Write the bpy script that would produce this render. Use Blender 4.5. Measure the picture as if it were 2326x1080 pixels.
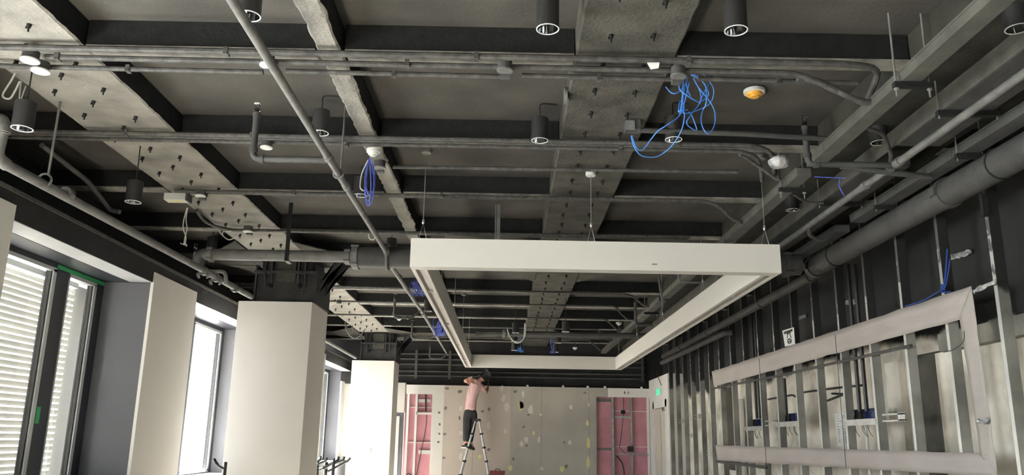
import bpy, bmesh, math, random
from mathutils import Vector, Matrix, noise
random.seed(7)
for o in list(bpy.data.objects): bpy.data.objects.remove(o)
C = bpy.context.scene.collection
sc = bpy.context.scene

# ---------------------------------------------------------------- camera
W, H, F = 2326, 1080, 1850.6
PITCH, YAW, ROLL = 0.244389413, 0.00391866465, 0.0167886702
cp, sp = math.cos(PITCH), math.sin(PITCH)
_f = Vector((math.sin(YAW)*cp, math.cos(YAW)*cp, sp))
_rt = Vector((math.cos(YAW), -math.sin(YAW), 0))
_up = _rt.cross(_f)
_r = math.cos(ROLL)*_rt + math.sin(ROLL)*_up
_u = -math.sin(ROLL)*_rt + math.cos(ROLL)*_up
CAM = Vector((0, 0, 1.6))
cam_d = bpy.data.cameras.new('camera'); cam = bpy.data.objects.new('camera', cam_d); C.objects.link(cam)
cam_d.sensor_width = 36; cam_d.lens = 36*F/W; cam_d.clip_start = .05; cam_d.clip_end = 200
m = Matrix.Identity(4)
for i in range(3):
    m[i][0], m[i][1], m[i][2], m[i][3] = _r[i], _u[i], -_f[i], CAM[i]
cam.matrix_world = m
sc.camera = cam

def at(px, py, x=None, y=None, z=None):
    """measured photo point on a known plane of the room -> room coordinates"""
    d = _f + _r*((px-W/2)/F) - _u*((py-H/2)/F)
    t = x/d.x if x is not None else (y/d.y if y is not None else (z-1.6)/d.z)
    return CAM + d*t

# ---------------------------------------------------------------- sky, exposure
world = bpy.data.worlds.new('sky'); sc.world = world; world.use_nodes = True
nt = world.node_tree; bg = nt.nodes['Background']
tc = nt.nodes.new('ShaderNodeTexCoord'); sx = nt.nodes.new('ShaderNodeSeparateXYZ')
rp = nt.nodes.new('ShaderNodeValToRGB')
nt.links.new(tc.outputs['Generated'], sx.inputs[0]); nt.links.new(sx.outputs['Z'], rp.inputs[0])
rp.color_ramp.elements[0].position = 0.0; rp.color_ramp.elements[0].color = (1.3, 1.2, 1.1, 1)
rp.color_ramp.elements[1].position = .35; rp.color_ramp.elements[1].color = (.90, .92, 1.0, 1)
e = rp.color_ramp.elements.new(.02); e.color = (.96, .96, 1.0, 1)
nt.links.new(rp.outputs[0], bg.inputs['Color']); bg.inputs['Strength'].default_value = 7.2
sc.view_settings.view_transform = 'Standard'; sc.view_settings.look = 'None'
sc.view_settings.exposure = 0.80; sc.view_settings.gamma = 1; sc.view_settings.use_curve_mapping = False

def daylight(name, loc, sx_, sy_, direction, power, col=(1, .98, .95)):
    l = bpy.data.lights.new(name, 'AREA'); l.shape = 'RECTANGLE'; l.size = sx_; l.size_y = sy_
    l.energy = power; l.color = col
    o = bpy.data.objects.new(name, l); C.objects.link(o); o.location = loc
    o.rotation_euler = Vector(direction).to_track_quat('-Z', 'Y').to_euler()
    return o
sun_d = bpy.data.lights.new('sun', 'SUN'); sun_d.energy = 165; sun_d.angle = .02; sun_d.color = (1, .93, .86)
sun = bpy.data.objects.new('sun', sun_d); C.objects.link(sun); sun.location = (-12, 2, 14)
sun.rotation_euler = Vector((1, -.12, -1.25)).to_track_quat('-Z', 'Y').to_euler()
# daylight arriving through the window bays beside and behind
for k, y0 in enumerate((3.28, -.18, -3.64)):
    daylight('daylight_window_bay', (-4.4, y0, 1.7), 2.1, 2.4, (1, 0.0, .35), 270, (.93, .97, 1))

# ---------------------------------------------------------------- materials
def mat(name, col, col2=None, rough=.7, metal=0, scale=8, lo=.35, hi=.65, bump=0, bscale=60, spec=.5, stretch=None, emit=None, trans=0):
    m = bpy.data.materials.new(name); m.use_nodes = True
    t = m.node_tree; p = t.nodes['Principled BSDF']
    p.inputs['Roughness'].default_value = rough; p.inputs['Metallic'].default_value = metal
    p.inputs['Specular IOR Level'].default_value = spec
    c1 = (*col, 1); p.inputs['Base Color'].default_value = c1
    tcn = t.nodes.new('ShaderNodeTexCoord'); mp = t.nodes.new('ShaderNodeMapping')
    t.links.new(tcn.outputs['Object'], mp.inputs[0])
    if stretch: mp.inputs['Scale'].default_value = stretch
    if col2 is not None:
        n = t.nodes.new('ShaderNodeTexNoise'); n.inputs['Scale'].default_value = scale; n.inputs['Detail'].default_value = 6
        t.links.new(mp.outputs[0], n.inputs['Vector'])
        r = t.nodes.new('ShaderNodeValToRGB')
        r.color_ramp.elements[0].position = lo; r.color_ramp.elements[0].color = c1
        r.color_ramp.elements[1].position = hi; r.color_ramp.elements[1].color = (*col2, 1)
        t.links.new(n.outputs['Fac'], r.inputs[0]); t.links.new(r.outputs[0], p.inputs['Base Color'])
    if bump:
        n2 = t.nodes.new('ShaderNodeTexNoise'); n2.inputs['Scale'].default_value = bscale; n2.inputs['Detail'].default_value = 4
        t.links.new(mp.outputs[0], n2.inputs['Vector'])
        b = t.nodes.new('ShaderNodeBump'); b.inputs['Strength'].default_value = bump; b.inputs['Distance'].default_value = .01
        t.links.new(n2.outputs['Fac'], b.inputs['Height']); t.links.new(b.outputs[0], p.inputs['Normal'])
    if emit:
        p.inputs['Emission Color'].default_value = (*emit[0], 1); p.inputs['Emission Strength'].default_value = emit[1]
    return m

def mat_zpaint(name, base, base2, paint, z0, wob, rough=.7, metal=0, scale=3, bump=.2, spec=.4, prough=.7):
    """bare material below, black overspray paint above height z0 with a ragged lower edge"""
    m = bpy.data.materials.new(name); m.use_nodes = True
    t = m.node_tree; p = t.nodes['Principled BSDF']; L = t.links.new
    tcn = t.nodes.new('ShaderNodeNewGeometry'); s = t.nodes.new('ShaderNodeSeparateXYZ'); L(tcn.outputs['Position'], s.inputs[0])
    n = t.nodes.new('ShaderNodeTexNoise'); n.inputs['Scale'].default_value = scale; n.inputs['Detail'].default_value = 8
    L(tcn.outputs['Position'], n.inputs['Vector'])
    a = t.nodes.new('ShaderNodeMath'); a.operation = 'MULTIPLY_ADD'; L(n.outputs['Fac'], a.inputs[0]); a.inputs[1].default_value = wob; L(s.outputs['Z'], a.inputs[2])
    mr = t.nodes.new('ShaderNodeMapRange'); mr.inputs['From Min'].default_value = z0+wob*.5-.04; mr.inputs['From Max'].default_value = z0+wob*.5+.04
    L(a.outputs[0], mr.inputs['Value'])
    n3 = t.nodes.new('ShaderNodeTexNoise'); n3.inputs['Scale'].default_value = 2.2; n3.inputs['Detail'].default_value = 9
    L(tcn.outputs['Position'], n3.inputs['Vector'])
    r = t.nodes.new('ShaderNodeValToRGB'); r.color_ramp.elements[0].position = .38; r.color_ramp.elements[1].position = .62
    r.color_ramp.elements[0].color = (*base, 1); r.color_ramp.elements[1].color = (*base2, 1); L(n3.outputs['Fac'], r.inputs[0])
    mx = t.nodes.new('ShaderNodeMix'); mx.data_type = 'RGBA'; L(mr.outputs[0], mx.inputs['Factor'])
    L(r.outputs[0], mx.inputs['A']); mx.inputs['B'].default_value = (*paint, 1); L(mx.outputs['Result'], p.inputs['Base Color'])
    if metal:
        mm = t.nodes.new('ShaderNodeMapRange'); L(mr.outputs[0], mm.inputs['Value']); mm.inputs['To Min'].default_value = metal; mm.inputs['To Max'].default_value = 0
        L(mm.outputs[0], p.inputs['Metallic'])
    p.inputs['Roughness'].default_value = rough; p.inputs['Specular IOR Level'].default_value = spec
    b = t.nodes.new('ShaderNodeBump'); b.inputs['Strength'].default_value = bump; b.inputs['Distance'].default_value = .02
    L(n3.outputs['Fac'], b.inputs['Height']); L(b.outputs[0], p.inputs['Normal'])
    return m

M = {}
M['slab'] = mat('grey_painted_slab', (.092, .085, .074), (.062, .058, .052), .85, scale=2.2, bump=.25, bscale=40, spec=.2)
M['girder'] = mat('rough_grey_fireproofing', (.095, .090, .077), (.056, .054, .047), .9, scale=5, bump=.7, bscale=45, spec=.15)  # same casing darkened where less window light reaches
M['girder_lit'] = mat('window_lit_fireproofing', (.30, .28, .245), (.17, .16, .145), .9, scale=4, lo=.3, hi=.75, bump=.7, bscale=45, spec=.15)  # same casing lightened: brightness near the windows put into the colour
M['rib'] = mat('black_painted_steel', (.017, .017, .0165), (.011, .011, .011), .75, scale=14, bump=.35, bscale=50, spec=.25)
M['head'] = mat('charcoal_column_steel', (.055, .055, .056), (.038, .038, .039), .75, scale=7, bump=.4, bscale=40, spec=.3)
M['girder_dark'] = mat('olive_black_fireproofing', (.050, .048, .038), (.034, .033, .028), .85, scale=5, bump=.4, bscale=45, spec=.15)
M['flange'] = mat('lit_beam_flange', (.30, .285, .25), (.16, .15, .135), .8, scale=9, bump=.3, spec=.3)  # pale so the colour carries window light on the joist undersides
M['black'] = mat('matt_black_paint', (.022, .022, .023), (.014, .014, .015), .7, scale=6, bump=.15, spec=.3)
M['conduit'] = mat('dusty_black_conduit', (.09, .086, .078), (.045, .043, .04), .6, scale=22, bump=.4, bscale=120, spec=.4)
M['pipe'] = mat('grey_painted_pipe', (.17, .167, .158), (.11, .108, .102), .55, scale=9, bump=.25, bscale=70, spec=.4)
M['pipe_dark'] = mat('charcoal_painted_pipe', (.075, .073, .070), (.05, .049, .047), .6, scale=5, bump=.3, bscale=60, spec=.35)
M['tray'] = mat('grey_painted_tray', (.105, .103, .088), (.07, .068, .06), .6, scale=7, bump=.3, bscale=50, spec=.4)
M['housing'] = mat('black_powder_coat', (.022, .021, .021), None, .5, spec=.4, bump=.1, bscale=200)
M['rim'] = mat('white_trim_ring', (.8, .8, .78), None, .35)
M['chrome'] = mat('polished_reflector', (.32, .32, .33), None, .06, 1)
M['lamp'] = mat('unlit_lamp_lens', (.75, .76, .78), None, .1, spec=.8)
M['plaster'] = mat('cream_white_paint', (.84, .805, .75), (.80, .765, .715), .75, scale=1.1, bump=.06, bscale=30, spec=.3)
M['plaster2'] = mat('white_painted_board', (.86, .83, .78), (.80, .77, .73), .75, scale=1.6, bump=.05, bscale=30, spec=.3)
M['reveal'] = mat('grey_painted_reveal', (.13, .13, .142), (.11, .11, .12), .65, scale=1.2, bump=.06, spec=.35)
M['soffit'] = mat('pale_grey_reveal', (.60, .60, .62), (.52, .52, .54), .6, scale=2, bump=.06, spec=.35)
M['darkframe'] = mat('charcoal_window_frame', (.032, .034, .045), (.026, .028, .036), .4, scale=3, spec=.5)
M['alu'] = mat('pale_aluminium_frame', (.62, .63, .62), None, .35, .3)
M['sealant'] = mat('dark_rubber_gasket', (.03, .03, .03), None, .6)
M['drywall'] = mat('grey_gypsum_board', (.43, .405, .36), (.36, .34, .30), .85, scale=1.3, bump=.05, spec=.2)
M['drywall_pink'] = mat('beige_gypsum_board', (.52, .455, .405), (.46, .41, .36), .85, scale=1.2, spec=.2)
M['putty'] = mat('pale_putty', (.64, .62, .56), (.54, .52, .47), .85, scale=20)
M['putty_dark'] = mat('grey_scuff', (.13, .12, .11), (.20, .19, .17), .85, scale=20)
M['putty_y'] = mat('yellow_adhesive', (.70, .66, .24), (.60, .57, .30), .8, scale=18)
M['pink'] = mat('dusty_pink_board', (.60, .29, .34), (.50, .23, .275), .8, scale=3, bump=.1, spec=.2)
M['galv'] = mat('galvanised_steel', (.50, .51, .50), (.36, .37, .36), .38, .75, scale=14, bump=.15, bscale=40)
M['stud'] = mat_zpaint('overpainted_galvanised_stud', (.36, .355, .33), (.17, .17, .155), (.022, .022, .022), 2.62, .5, .5, .35, scale=6, bump=.1)
M['studedge'] = mat_zpaint('scraped_stud_flange', (.62, .63, .60), (.45, .46, .44), (.10, .10, .098), 2.9, 1.6, .42, .6, scale=11, bump=.1)
M['backwall'] = mat_zpaint('bare_concrete_under_black_paint', (.76, .71, .62), (.40, .37, .31), (.020, .020, .020), 2.52, .55, .85, 0, scale=2.0, bump=.6)
M['concrete_dk'] = mat('weathered_concrete', (.26, .25, .21), (.14, .135, .115), .85, scale=3, bump=.5, bscale=20)
M['recess_shade'] = mat('recess_shade_colour', (.075, .070, .055), (.04, .038, .03), .9, scale=4, bump=.4)  # flat dark colour standing for the shade inside wall recesses
M['paper'] = mat('brown_grey_masking_paper', (.40, .362, .338), (.36, .325, .303), .6, scale=3, spec=.3, bump=1.0, bscale=3.2, stretch=(1, .7, 2.4))
M['paper_w'] = mat('white_paper', (.72, .72, .70), None, .7)
M['ink'] = mat('black_ink', (.02, .02, .02), None, .6)
M['ink_g'] = mat('grey_print', (.16, .16, .16), None, .6)
M['plastic'] = mat('crumpled_clear_plastic', (.55, .56, .56), (.18, .18, .18), .15, .2, scale=18, bump=.9, bscale=30, spec=.9)
M['white_pl'] = mat('white_plastic', (.78, .77, .72), None, .4)
M['orange'] = mat('orange_plastic', (.85, .33, .03), (.95, .55, .1), .3, scale=30)
M['blue'] = mat('bright_blue_cable', (.075, .26, .78), None, .4)
M['blue_d'] = mat('deep_blue_cable', (.055, .075, .42), (.12, .18, .62), .4, scale=20)
M['cable_w'] = mat('white_cable', (.62, .61, .57), None, .5)
M['cable_k'] = mat('black_cable', (.012, .012, .012), None, .45)
M['frame'] = mat('cream_aluminium_profile', (.69, .66, .605), (.665, .635, .585), .42, scale=.8, spec=.45)
M['frame_in'] = mat('raw_profile_channel', (.56, .51, .48), (.44, .40, .375), .4, .3, scale=6, stretch=(4, .6, 4))
M['wire'] = mat('steel_wire', (.5, .5, .49), None, .3, .8)
M['yellow'] = mat('yellow_label', (.75, .68, .22), (.8, .76, .5), .5, scale=30)
M['green'] = mat('green_tape', (.03, .30, .10), (.05, .38, .15), .5, scale=9)
M['exit'] = mat('green_exit_panel', (.01, .42, .22), None, .4, emit=((.02, .6, .3), .7))
M['cream_door'] = mat('cream_door_paint', (.66, .60, .50), (.62, .56, .47), .6, scale=1)
M['brass'] = mat('satin_hinge_steel', (.6, .58, .52), None, .35, .9)
M['skin'] = mat('skin', (.50, .27, .19), (.44, .23, .16), .55, scale=12)
M['hair'] = mat('black_hair', (.010, .009, .010), (.02, .018, .018), .5, scale=40, bump=.6, bscale=90)
M['shirt'] = mat('pink_cotton', (.80, .53, .52), (.70, .44, .44), .85, scale=14, lo=.4, hi=.6, bump=.8, bscale=9, spec=.2, stretch=(1, 1, .35))
M['trousers'] = mat('charcoal_cloth', (.045, .045, .05), (.028, .028, .032), .85, scale=6, bump=.5, bscale=10, spec=.2)
M['shoe'] = mat('black_shoe', (.012, .012, .013), None, .5)
M['sole'] = mat('white_rubber', (.7, .7, .7), None, .6)
M['ladder'] = mat('brushed_aluminium', (.72, .72, .70), (.6, .6, .6), .35, .55, scale=10)
M['red'] = mat('dark_red_plastic', (.16, .025, .02), (.12, .02, .018), .45, scale=8)
M['floor'] = mat('pale_concrete_screed', (.50, .47, .42), (.44, .415, .375), .7, scale=.8, bump=.1, bscale=15)
M['box_blue'] = mat('dark_blue_box', (.02, .03, .11), None, .5)
M['rope'] = mat('blue_rope', (.012, .05, .25), None, .7, bump=.6, bscale=150)

def glass_mat():
    m = bpy.data.materials.new('clear_window_glass'); m.use_nodes = True; t = m.node_tree
    for n in list(t.nodes):
        if n.type != 'OUTPUT_MATERIAL': t.nodes.remove(n)
    out = [n for n in t.nodes if n.type == 'OUTPUT_MATERIAL'][0]
    a = t.nodes.new('ShaderNodeBsdfTransparent'); a.inputs[0].default_value = (.93, .96, .96, 1)
    g = t.nodes.new('ShaderNodeBsdfGlossy'); g.inputs['Roughness'].default_value = .02
    x = t.nodes.new('ShaderNodeMixShader'); x.inputs[0].default_value = .07; t.links.new(a.outputs[0], x.inputs[1]); t.links.new(g.outputs[0], x.inputs[2])
    t.links.new(x.outputs[0], out.inputs[0]); return m
M['glass'] = glass_mat()
def slat_mat():
    m = bpy.data.materials.new('white_blind_slat'); m.use_nodes = True; t = m.node_tree
    p = t.nodes['Principled BSDF']; out = [n for n in t.nodes if n.type == 'OUTPUT_MATERIAL'][0]
    p.inputs['Base Color'].default_value = (.80, .78, .73, 1); p.inputs['Roughness'].default_value = .45
    tr = t.nodes.new('ShaderNodeBsdfTranslucent'); tr.inputs[0].default_value = (.30, .295, .28, 1)
    x = t.nodes.new('ShaderNodeMixShader'); x.inputs[0].default_value = .11
    t.links.new(p.outputs[0], x.inputs[1]); t.links.new(tr.outputs[0], x.inputs[2]); t.links.new(x.outputs[0], out.inputs[0]); return m
M['slat'] = slat_mat()

# ---------------------------------------------------------------- mesh helpers
def B(): return bmesh.new()
def box(bm, x0, x1, y0, y1, z0, z1, mi=0):
    v = [bm.verts.new(p) for p in ((x0,y0,z0),(x1,y0,z0),(x1,y1,z0),(x0,y1,z0),(x0,y0,z1),(x1,y0,z1),(x1,y1,z1),(x0,y1,z1))]
    for q in ((0,3,2,1),(4,5,6,7),(0,1,5,4),(1,2,6,5),(2,3,7,6),(3,0,4,7)):
        f = bm.faces.new([v[i] for i in q]); f.material_index = mi
    return bm
def bx(*a, **k): return box(B(), *a, **k)
def frames(pts):
    P = [Vector(p) for p in pts]; T = []
    for i in range(len(P)):
        a = P[max(0, i-1)]; b = P[min(len(P)-1, i+1)]
        d = (b-a); T.append(d.normalized() if d.length > 1e-9 else Vector((0, 0, 1)))
    n = T[0].orthogonal().normalized(); N = []
    for t in T:
        n = (n - t*n.dot(t)); n = n.normalized() if n.length > 1e-6 else t.orthogonal().normalized(); N.append(n.copy())
    return P, T, N
def tube(bm, pts, r, n=8, mi=0):
    P, T, N = frames(pts); rings = []
    for i, (p, t, nn) in enumerate(zip(P, T, N)):
        b = t.cross(nn); rr = r[i] if isinstance(r, (list, tuple)) else r
        rings.append([bm.verts.new(p + (nn*math.cos(2*math.pi*k/n) + b*math.sin(2*math.pi*k/n))*rr) for k in range(n)])
    for a, b in zip(rings, rings[1:]):
        for k in range(n):
            f = bm.faces.new((a[k], a[(k+1) % n], b[(k+1) % n], b[k])); f.material_index = mi
    for rg in (rings[0][::-1], rings[-1]):
        f = bm.faces.new(rg); f.material_index = mi
    return bm
def smooth(pts, k=5, closed=False):
    P = [Vector(p) for p in pts]; out = []
    for i in range(len(P)-1):
        p0 = P[max(0, i-1)]; p1 = P[i]; p2 = P[i+1]; p3 = P[min(len(P)-1, i+2)]
        for j in range(k):
            t = j/k
            out.append(.5*((2*p1)+(p2-p0)*t+(2*p0-5*p1+4*p2-p3)*t*t+(3*p1-p0-3*p2+p3)*t**3))
    out.append(P[-1]); return out
def bend(pts, r=.06, k=4):
    """polyline with rounded corners, for bent pipe and conduit"""
    P = [Vector(p) for p in pts]; out = [P[0]]
    for i in range(1, len(P)-1):
        a = P[i-1]-P[i]; b = P[i+1]-P[i]; d = min(r, a.length*.45, b.length*.45)
        s = P[i]+a.normalized()*d; e = P[i]+b.normalized()*d
        for j in range(k+1):
            t = j/k; out.append(s*(1-t)**2 + P[i]*2*t*(1-t) + e*t*t)
    out.append(P[-1]); return out
def cyl(bm, p0, p1, r0, r1=None, n=16, mi=0):
    return tube(bm, [p0, p1], [r0, r0 if r1 is None else r1], n, mi)
def lathe(bm, prof, c, n=20, mi=0, axis='z', cap=True):
    c = Vector(c); rings = []
    for r, h in prof:
        rg = []
        for k in range(n):
            a = 2*math.pi*k/n; u, v = r*math.cos(a), r*math.sin(a)
            rg.append(bm.verts.new(c + (Vector((u, v, h)) if axis == 'z' else Vector((h, u, v)) if axis == 'x' else Vector((u, h, v)))))
        rings.append(rg)
    for a, b in zip(rings, rings[1:]):
        for k in range(n):
            f = bm.faces.new((a[k], a[(k+1) % n], b[(k+1) % n], b[k])); f.material_index = mi
    if cap:
        for rg in (rings[0], rings[-1]):
            f = bm.faces.new(rg); f.material_index = mi
    return bm
def quad(bm, pts, mi=0):
    f = bm.faces.new([bm.verts.new(p) for p in pts]); f.material_index = mi; return bm
def prism(bm, pts, d, mi=0):
    d = Vector(d); a = [bm.verts.new(p) for p in pts]; b = [bm.verts.new(Vector(p)+d) for p in pts]; n = len(a)
    fs = [bm.faces.new(a), bm.faces.new(b[::-1])]
    for i in range(n): fs.append(bm.faces.new((a[i], b[i], b[(i+1) % n], a[(i+1) % n])))
    for f in fs: f.material_index = mi
    return bm
ORG = {}
def obj(name, bm, mats, parent=None, origin=None, sharp=35):
    bmesh.ops.recalc_face_normals(bm, faces=bm.faces)
    if parent is not None: o0 = ORG[parent.name]
    elif origin is not None: o0 = Vector(origin)
    else:
        xs = [v.co for v in bm.verts]
        o0 = Vector(((min(v.x for v in xs)+max(v.x for v in xs))/2, (min(v.y for v in xs)+max(v.y for v in xs))/2, min(v.z for v in xs)))
    for v in bm.verts: v.co -= o0
    me = bpy.data.meshes.new(name); bm.to_mesh(me); bm.free()
    for mm in (mats if isinstance(mats, (list, tuple)) else [mats]): me.materials.append(M[mm])
    me.shade_smooth(); me.set_sharp_from_angle(angle=math.radians(sharp))
    o = bpy.data.objects.new(name, me); C.objects.link(o); ORG[o.name] = o0
    if parent is not None: o.parent = parent
    else: o.location = o0
    return o
def tag(o, label=None, cat=None, group=None, kind=None):
    if label: o['label'] = label
    if cat: o['category'] = cat
    if group: o['group'] = group
    if kind: o['kind'] = kind
    return o
def struct(name, bm, mats, label=None):
    o = obj(name, bm, mats); o['kind'] = 'structure'
    if label: o['label'] = label
    o['category'] = name.split('_')[0]
    return o
def thing(name, label, cat, loc, group=None):
    o = bpy.data.objects.new(name, None); o.empty_display_size = .1; C.objects.link(o); o.location = loc; ORG[o.name] = Vector(loc)
    return tag(o, label, cat, group)
def one(name, bm, mats, label, cat, group=None): return tag(obj(name, bm, mats), label, cat, group)
def dup(o, off, parent=None):
    c = o.copy(); C.objects.link(c); ORG[c.name] = ORG[o.name]+Vector(off)
    if parent is not None: c.parent = parent
    else: c.location = o.location+Vector(off)
    for ch in [x for x in bpy.data.objects if x.parent == o]: dup(ch, off, c)
    return c
ORD = ['first','second','third','fourth','fifth','sixth','seventh','eighth','ninth','tenth','eleventh','twelfth','thirteenth','fourteenth','fifteenth','sixteenth','seventeenth','eighteenth','nineteenth','twentieth']

# ---------------------------------------------------------------- room shell
ZS, ZG = 3.91, 3.74
YF = 18.8
Y0 = -6.0
struct('floor', bx(-4.4, 3.9, Y0, YF+.6, -.12, 0), 'floor')
struct('ceiling', bx(-4.4, 3.9, Y0, YF+.6, ZS, ZS+.15), 'slab', 'dark grey concrete slab between the beams')
XW, XO = -3.47, -3.95           # inner face of the piers, window plane
ZSOF, ZPT, ZSILL = 3.05, 3.15, 1.12
bays = [(-5.0, -2.6), (-1.4, .95), (2.05, 4.42), (5.54, 7.88), (9.01, 11.40), (12.5, 14.9), (15.75, 18.45)]
w = B()      # lintel band over all bays plus the set-back wall above it
box(w, -4.25, XW-.012, Y0, YF, ZSOF, 3.26)
box(w, -4.4, -4.22, Y0, YF, 3.26, ZS)
box(w, XW-.012, XW+.003, Y0, YF, 3.235, 3.262, mi=1)  # ledge line in a paler material, its highlight put into the colour
struct('wall_left', w, ['black', 'conduit'], 'black painted upper band of the window wall')
w = B(); box(w, -4.15, XW-.03, Y0, YF, 0, ZSILL); 
struct('wall_left_sill', w, ['reveal'])
w = B()
for a, b in bays:
    box(w, -3.70, XW-.014, a+.01, b-.01, ZSOF-.006, ZSOF-.001)
    box(w, XO-.02, -3.70, a+.005, b-.005, ZSOF-.010, ZSOF-.001, mi=1)
struct('trim_1', w, ['soffit', 'darkframe'], 'pale underside of the window heads')
prev = Y0; n = 0
for i, (a, b) in enumerate(bays+[(YF, YF)]):
    top = ZPT if i < 7 else 2.83
    xw_ = XW if i < 7 else -3.67
    p = B(); box(p, xw_-.03, xw_, prev, a, 0, top)
    struct('wall_left_pier', p, 'plaster', 'white painted pier panel between windows')
    q = B(); box(q, -4.02, xw_-.03, prev+.005, a-.005, ZSILL, ZSOF-.008)
    struct('wall_left_reveal', q, 'reveal', 'grey painted window reveal')
    prev = b
# far wall
def far(px, py, y=YF): return at(px, py, y=y)
Lx0, Lx1, Lz = far(922, 896).x, far(984, 896).x, far(950, 896).z
Rx0, Rx1, Rz = far(1353, 903).x, 3.25, far(1400, 903).z
ZT = 2.795
xs_white = far(1009, 900).x
xr = far(1381, 890).x; zr = far(1420, 902).z
w = B()
box(w, -3.67, Lx0, YF, YF+.012, 0, ZT); box(w, Lx0, Lx1, YF, YF+.012, Lz, ZT); box(w, Lx1, xs_white, YF, YF+.012, 0, ZT)
box(w, xs_white, far(1160, 900).x, YF+.002, YF+.012, 0, ZT, mi=2)
box(w, far(1160, 900).x, Rx0, YF+.002, YF+.012, 0, ZT, mi=1)
box(w, Rx0, xr, YF+.002, YF+.012, Rz, ZT, mi=1)
box(w, xr, Rx1, YF, YF+.012, Rz, ZT, mi=0)
rnd = random.Random(3)
def blob(bm, cx, cz, rx, rz, mi, y=YF-.001):
    n = 9; pts = []
    for k in range(n):
        a = 2*math.pi*k/n; q = rnd.uniform(.65, 1.15)
        pts.append((cx+rx*q*math.cos(a), y, cz+rz*q*math.sin(a)))
    quad(bm, pts, mi)
for px, py, rw, rh, mi in ((1188,896,4,9,3),(1195,1000,5,7,3),(1205,932,6,12,3),(1185,920,5,10,3),(1184,922,6,13,5),(1297,925,4,5,3),(1228,943,3,3,3),
        (1148,980,4,7,3),(1224,1000,4,7,3),(1184,1010,5,8,3),(1231,1065,4,5,3),(1090,1038,4,5,5),(1159,1065,7,6,5),(1276,1066,5,7,5),(1337,1008,5,13,5),(1334,962,4,7,5),
        (1336,1052,5,16,5),(1337,920,3,4,3),(1295,1006,4,7,3),(1046,1038,4,11,3),(1047,928,5,6,3),(1047,985,4,6,3),(1110,967,5,9,3),(1150,925,6,11,3),(1143,905,5,8,3),(1140,883,5,7,3),
        (1200,943,3,3,4),(1190,970,4,4,4),(1282,1006,3,3,4),(1286,1060,4,5,4),(1196,1013,3,3,4),(1111,930,4,4,4),(1096,935,4,3,4),(1110,1022,5,4,4),(1166,1043,4,4,4),(1012,928,4,4,4),(1010,987,4,4,4),(1008,1041,4,3,4),
        (1045,890,5,4,4),(1170,890,4,4,4),(1044,950,3,5,4),(1212,985,3,5,5),(1329,893,4,2,4),(1015,883,5,3,4),(998,938,3,3,4),(999,965,3,3,4),(998,986,3,3,4),(996,1005,3,3,4),(1419,893,2,4,4),(1427,893,1.5,3,4)):
    p = far(px, py); s = YF/1850
    blob(w, p.x, p.z, rw*s, rh*s, mi)
for px in (1075, 1230, 1338):      # board joints
    x = far(px, 960).x; box(w, x-.003, x+.003, YF-.0005, YF+.003, 0, ZT, mi=4)
struct('wall_far', w, ['plaster2', 'drywall', 'drywall_pink', 'putty', 'putty_dark', 'putty_y'], 'unfinished gypsum board partition with filler patches')
w = B(); box(w, -4.4, 3.9, YF+.25, YF+.4, 0, ZS); struct('wall_far_upper', w, 'black', 'black painted wall above the partition')
w = B(); box(w, Lx0-.1, Lx1+.1, YF+.11, YF+.125, 0, ZT-.05); box(w, Rx0-.1, 3.24, YF+.11, YF+.125, 0, ZT-.05); struct('wall_far_pink_board', w, 'pink', 'pink backing board seen through the partition openings')
# right wall
XS = 3.25; XB = 3.62
w = B()
cut = [(4.9, 5.05), ]
box(w, XB, XB+.25, Y0, YF+.4, 0, ZS)
struct('wall_right', w, 'backwall', 'rough concrete wall with black paint above')
w = B(); ye = 16.62
box(w, XS, XS+.02, ye, YF-.0, 2.32, 2.97); box(w, XS, XS+.02, ye, 16.95, 0, 2.32); box(w, XS, XS+.02, 18.2, YF, 0, 2.32)
box(w, XS, XB-.01, ye-.02, ye, 0, 2.97)
box(w, XS-.008, XS, 16.80, 16.95, 0, 2.47); box(w, XS-.008, XS, 18.2, 18.35, 0, 2.47); box(w, XS-.008, XS, 16.80, 18.35, 2.32, 2.47)
struct('wall_right_panel', w, 'plaster2', 'white boarded wall end with the door')
w = B(); box(w, XS+.006, XS+.05, 17.55, 18.2, 0.01, 2.31); box(w, XS+.012, XS+.05, 16.95, 17.53, .01, 2.31)
d = struct('door_1', w, 'cream_door', 'cream double door in the white wall end')
for z in (1.0, 1.45, 2.0): obj('door_hinge', bx(XS-.006, XS+.008, 17.50, 17.57, z, z+.13), 'brass', d)
obj('door_closer', bx(XS-.02, XS+.008, 17.0, 17.25, 2.24, 2.30), 'brass', d)
# behind the photographer
w = B(); box(w, -4.4, -2.9, Y0-.1, Y0, 0, ZS); box(w, 3.4, 3.9, Y0-.1, Y0, 0, ZS); box(w, -2.9, 3.4, Y0-.1, Y0, 0, ZS)
struct('wall_back', w, 'plaster')

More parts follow.
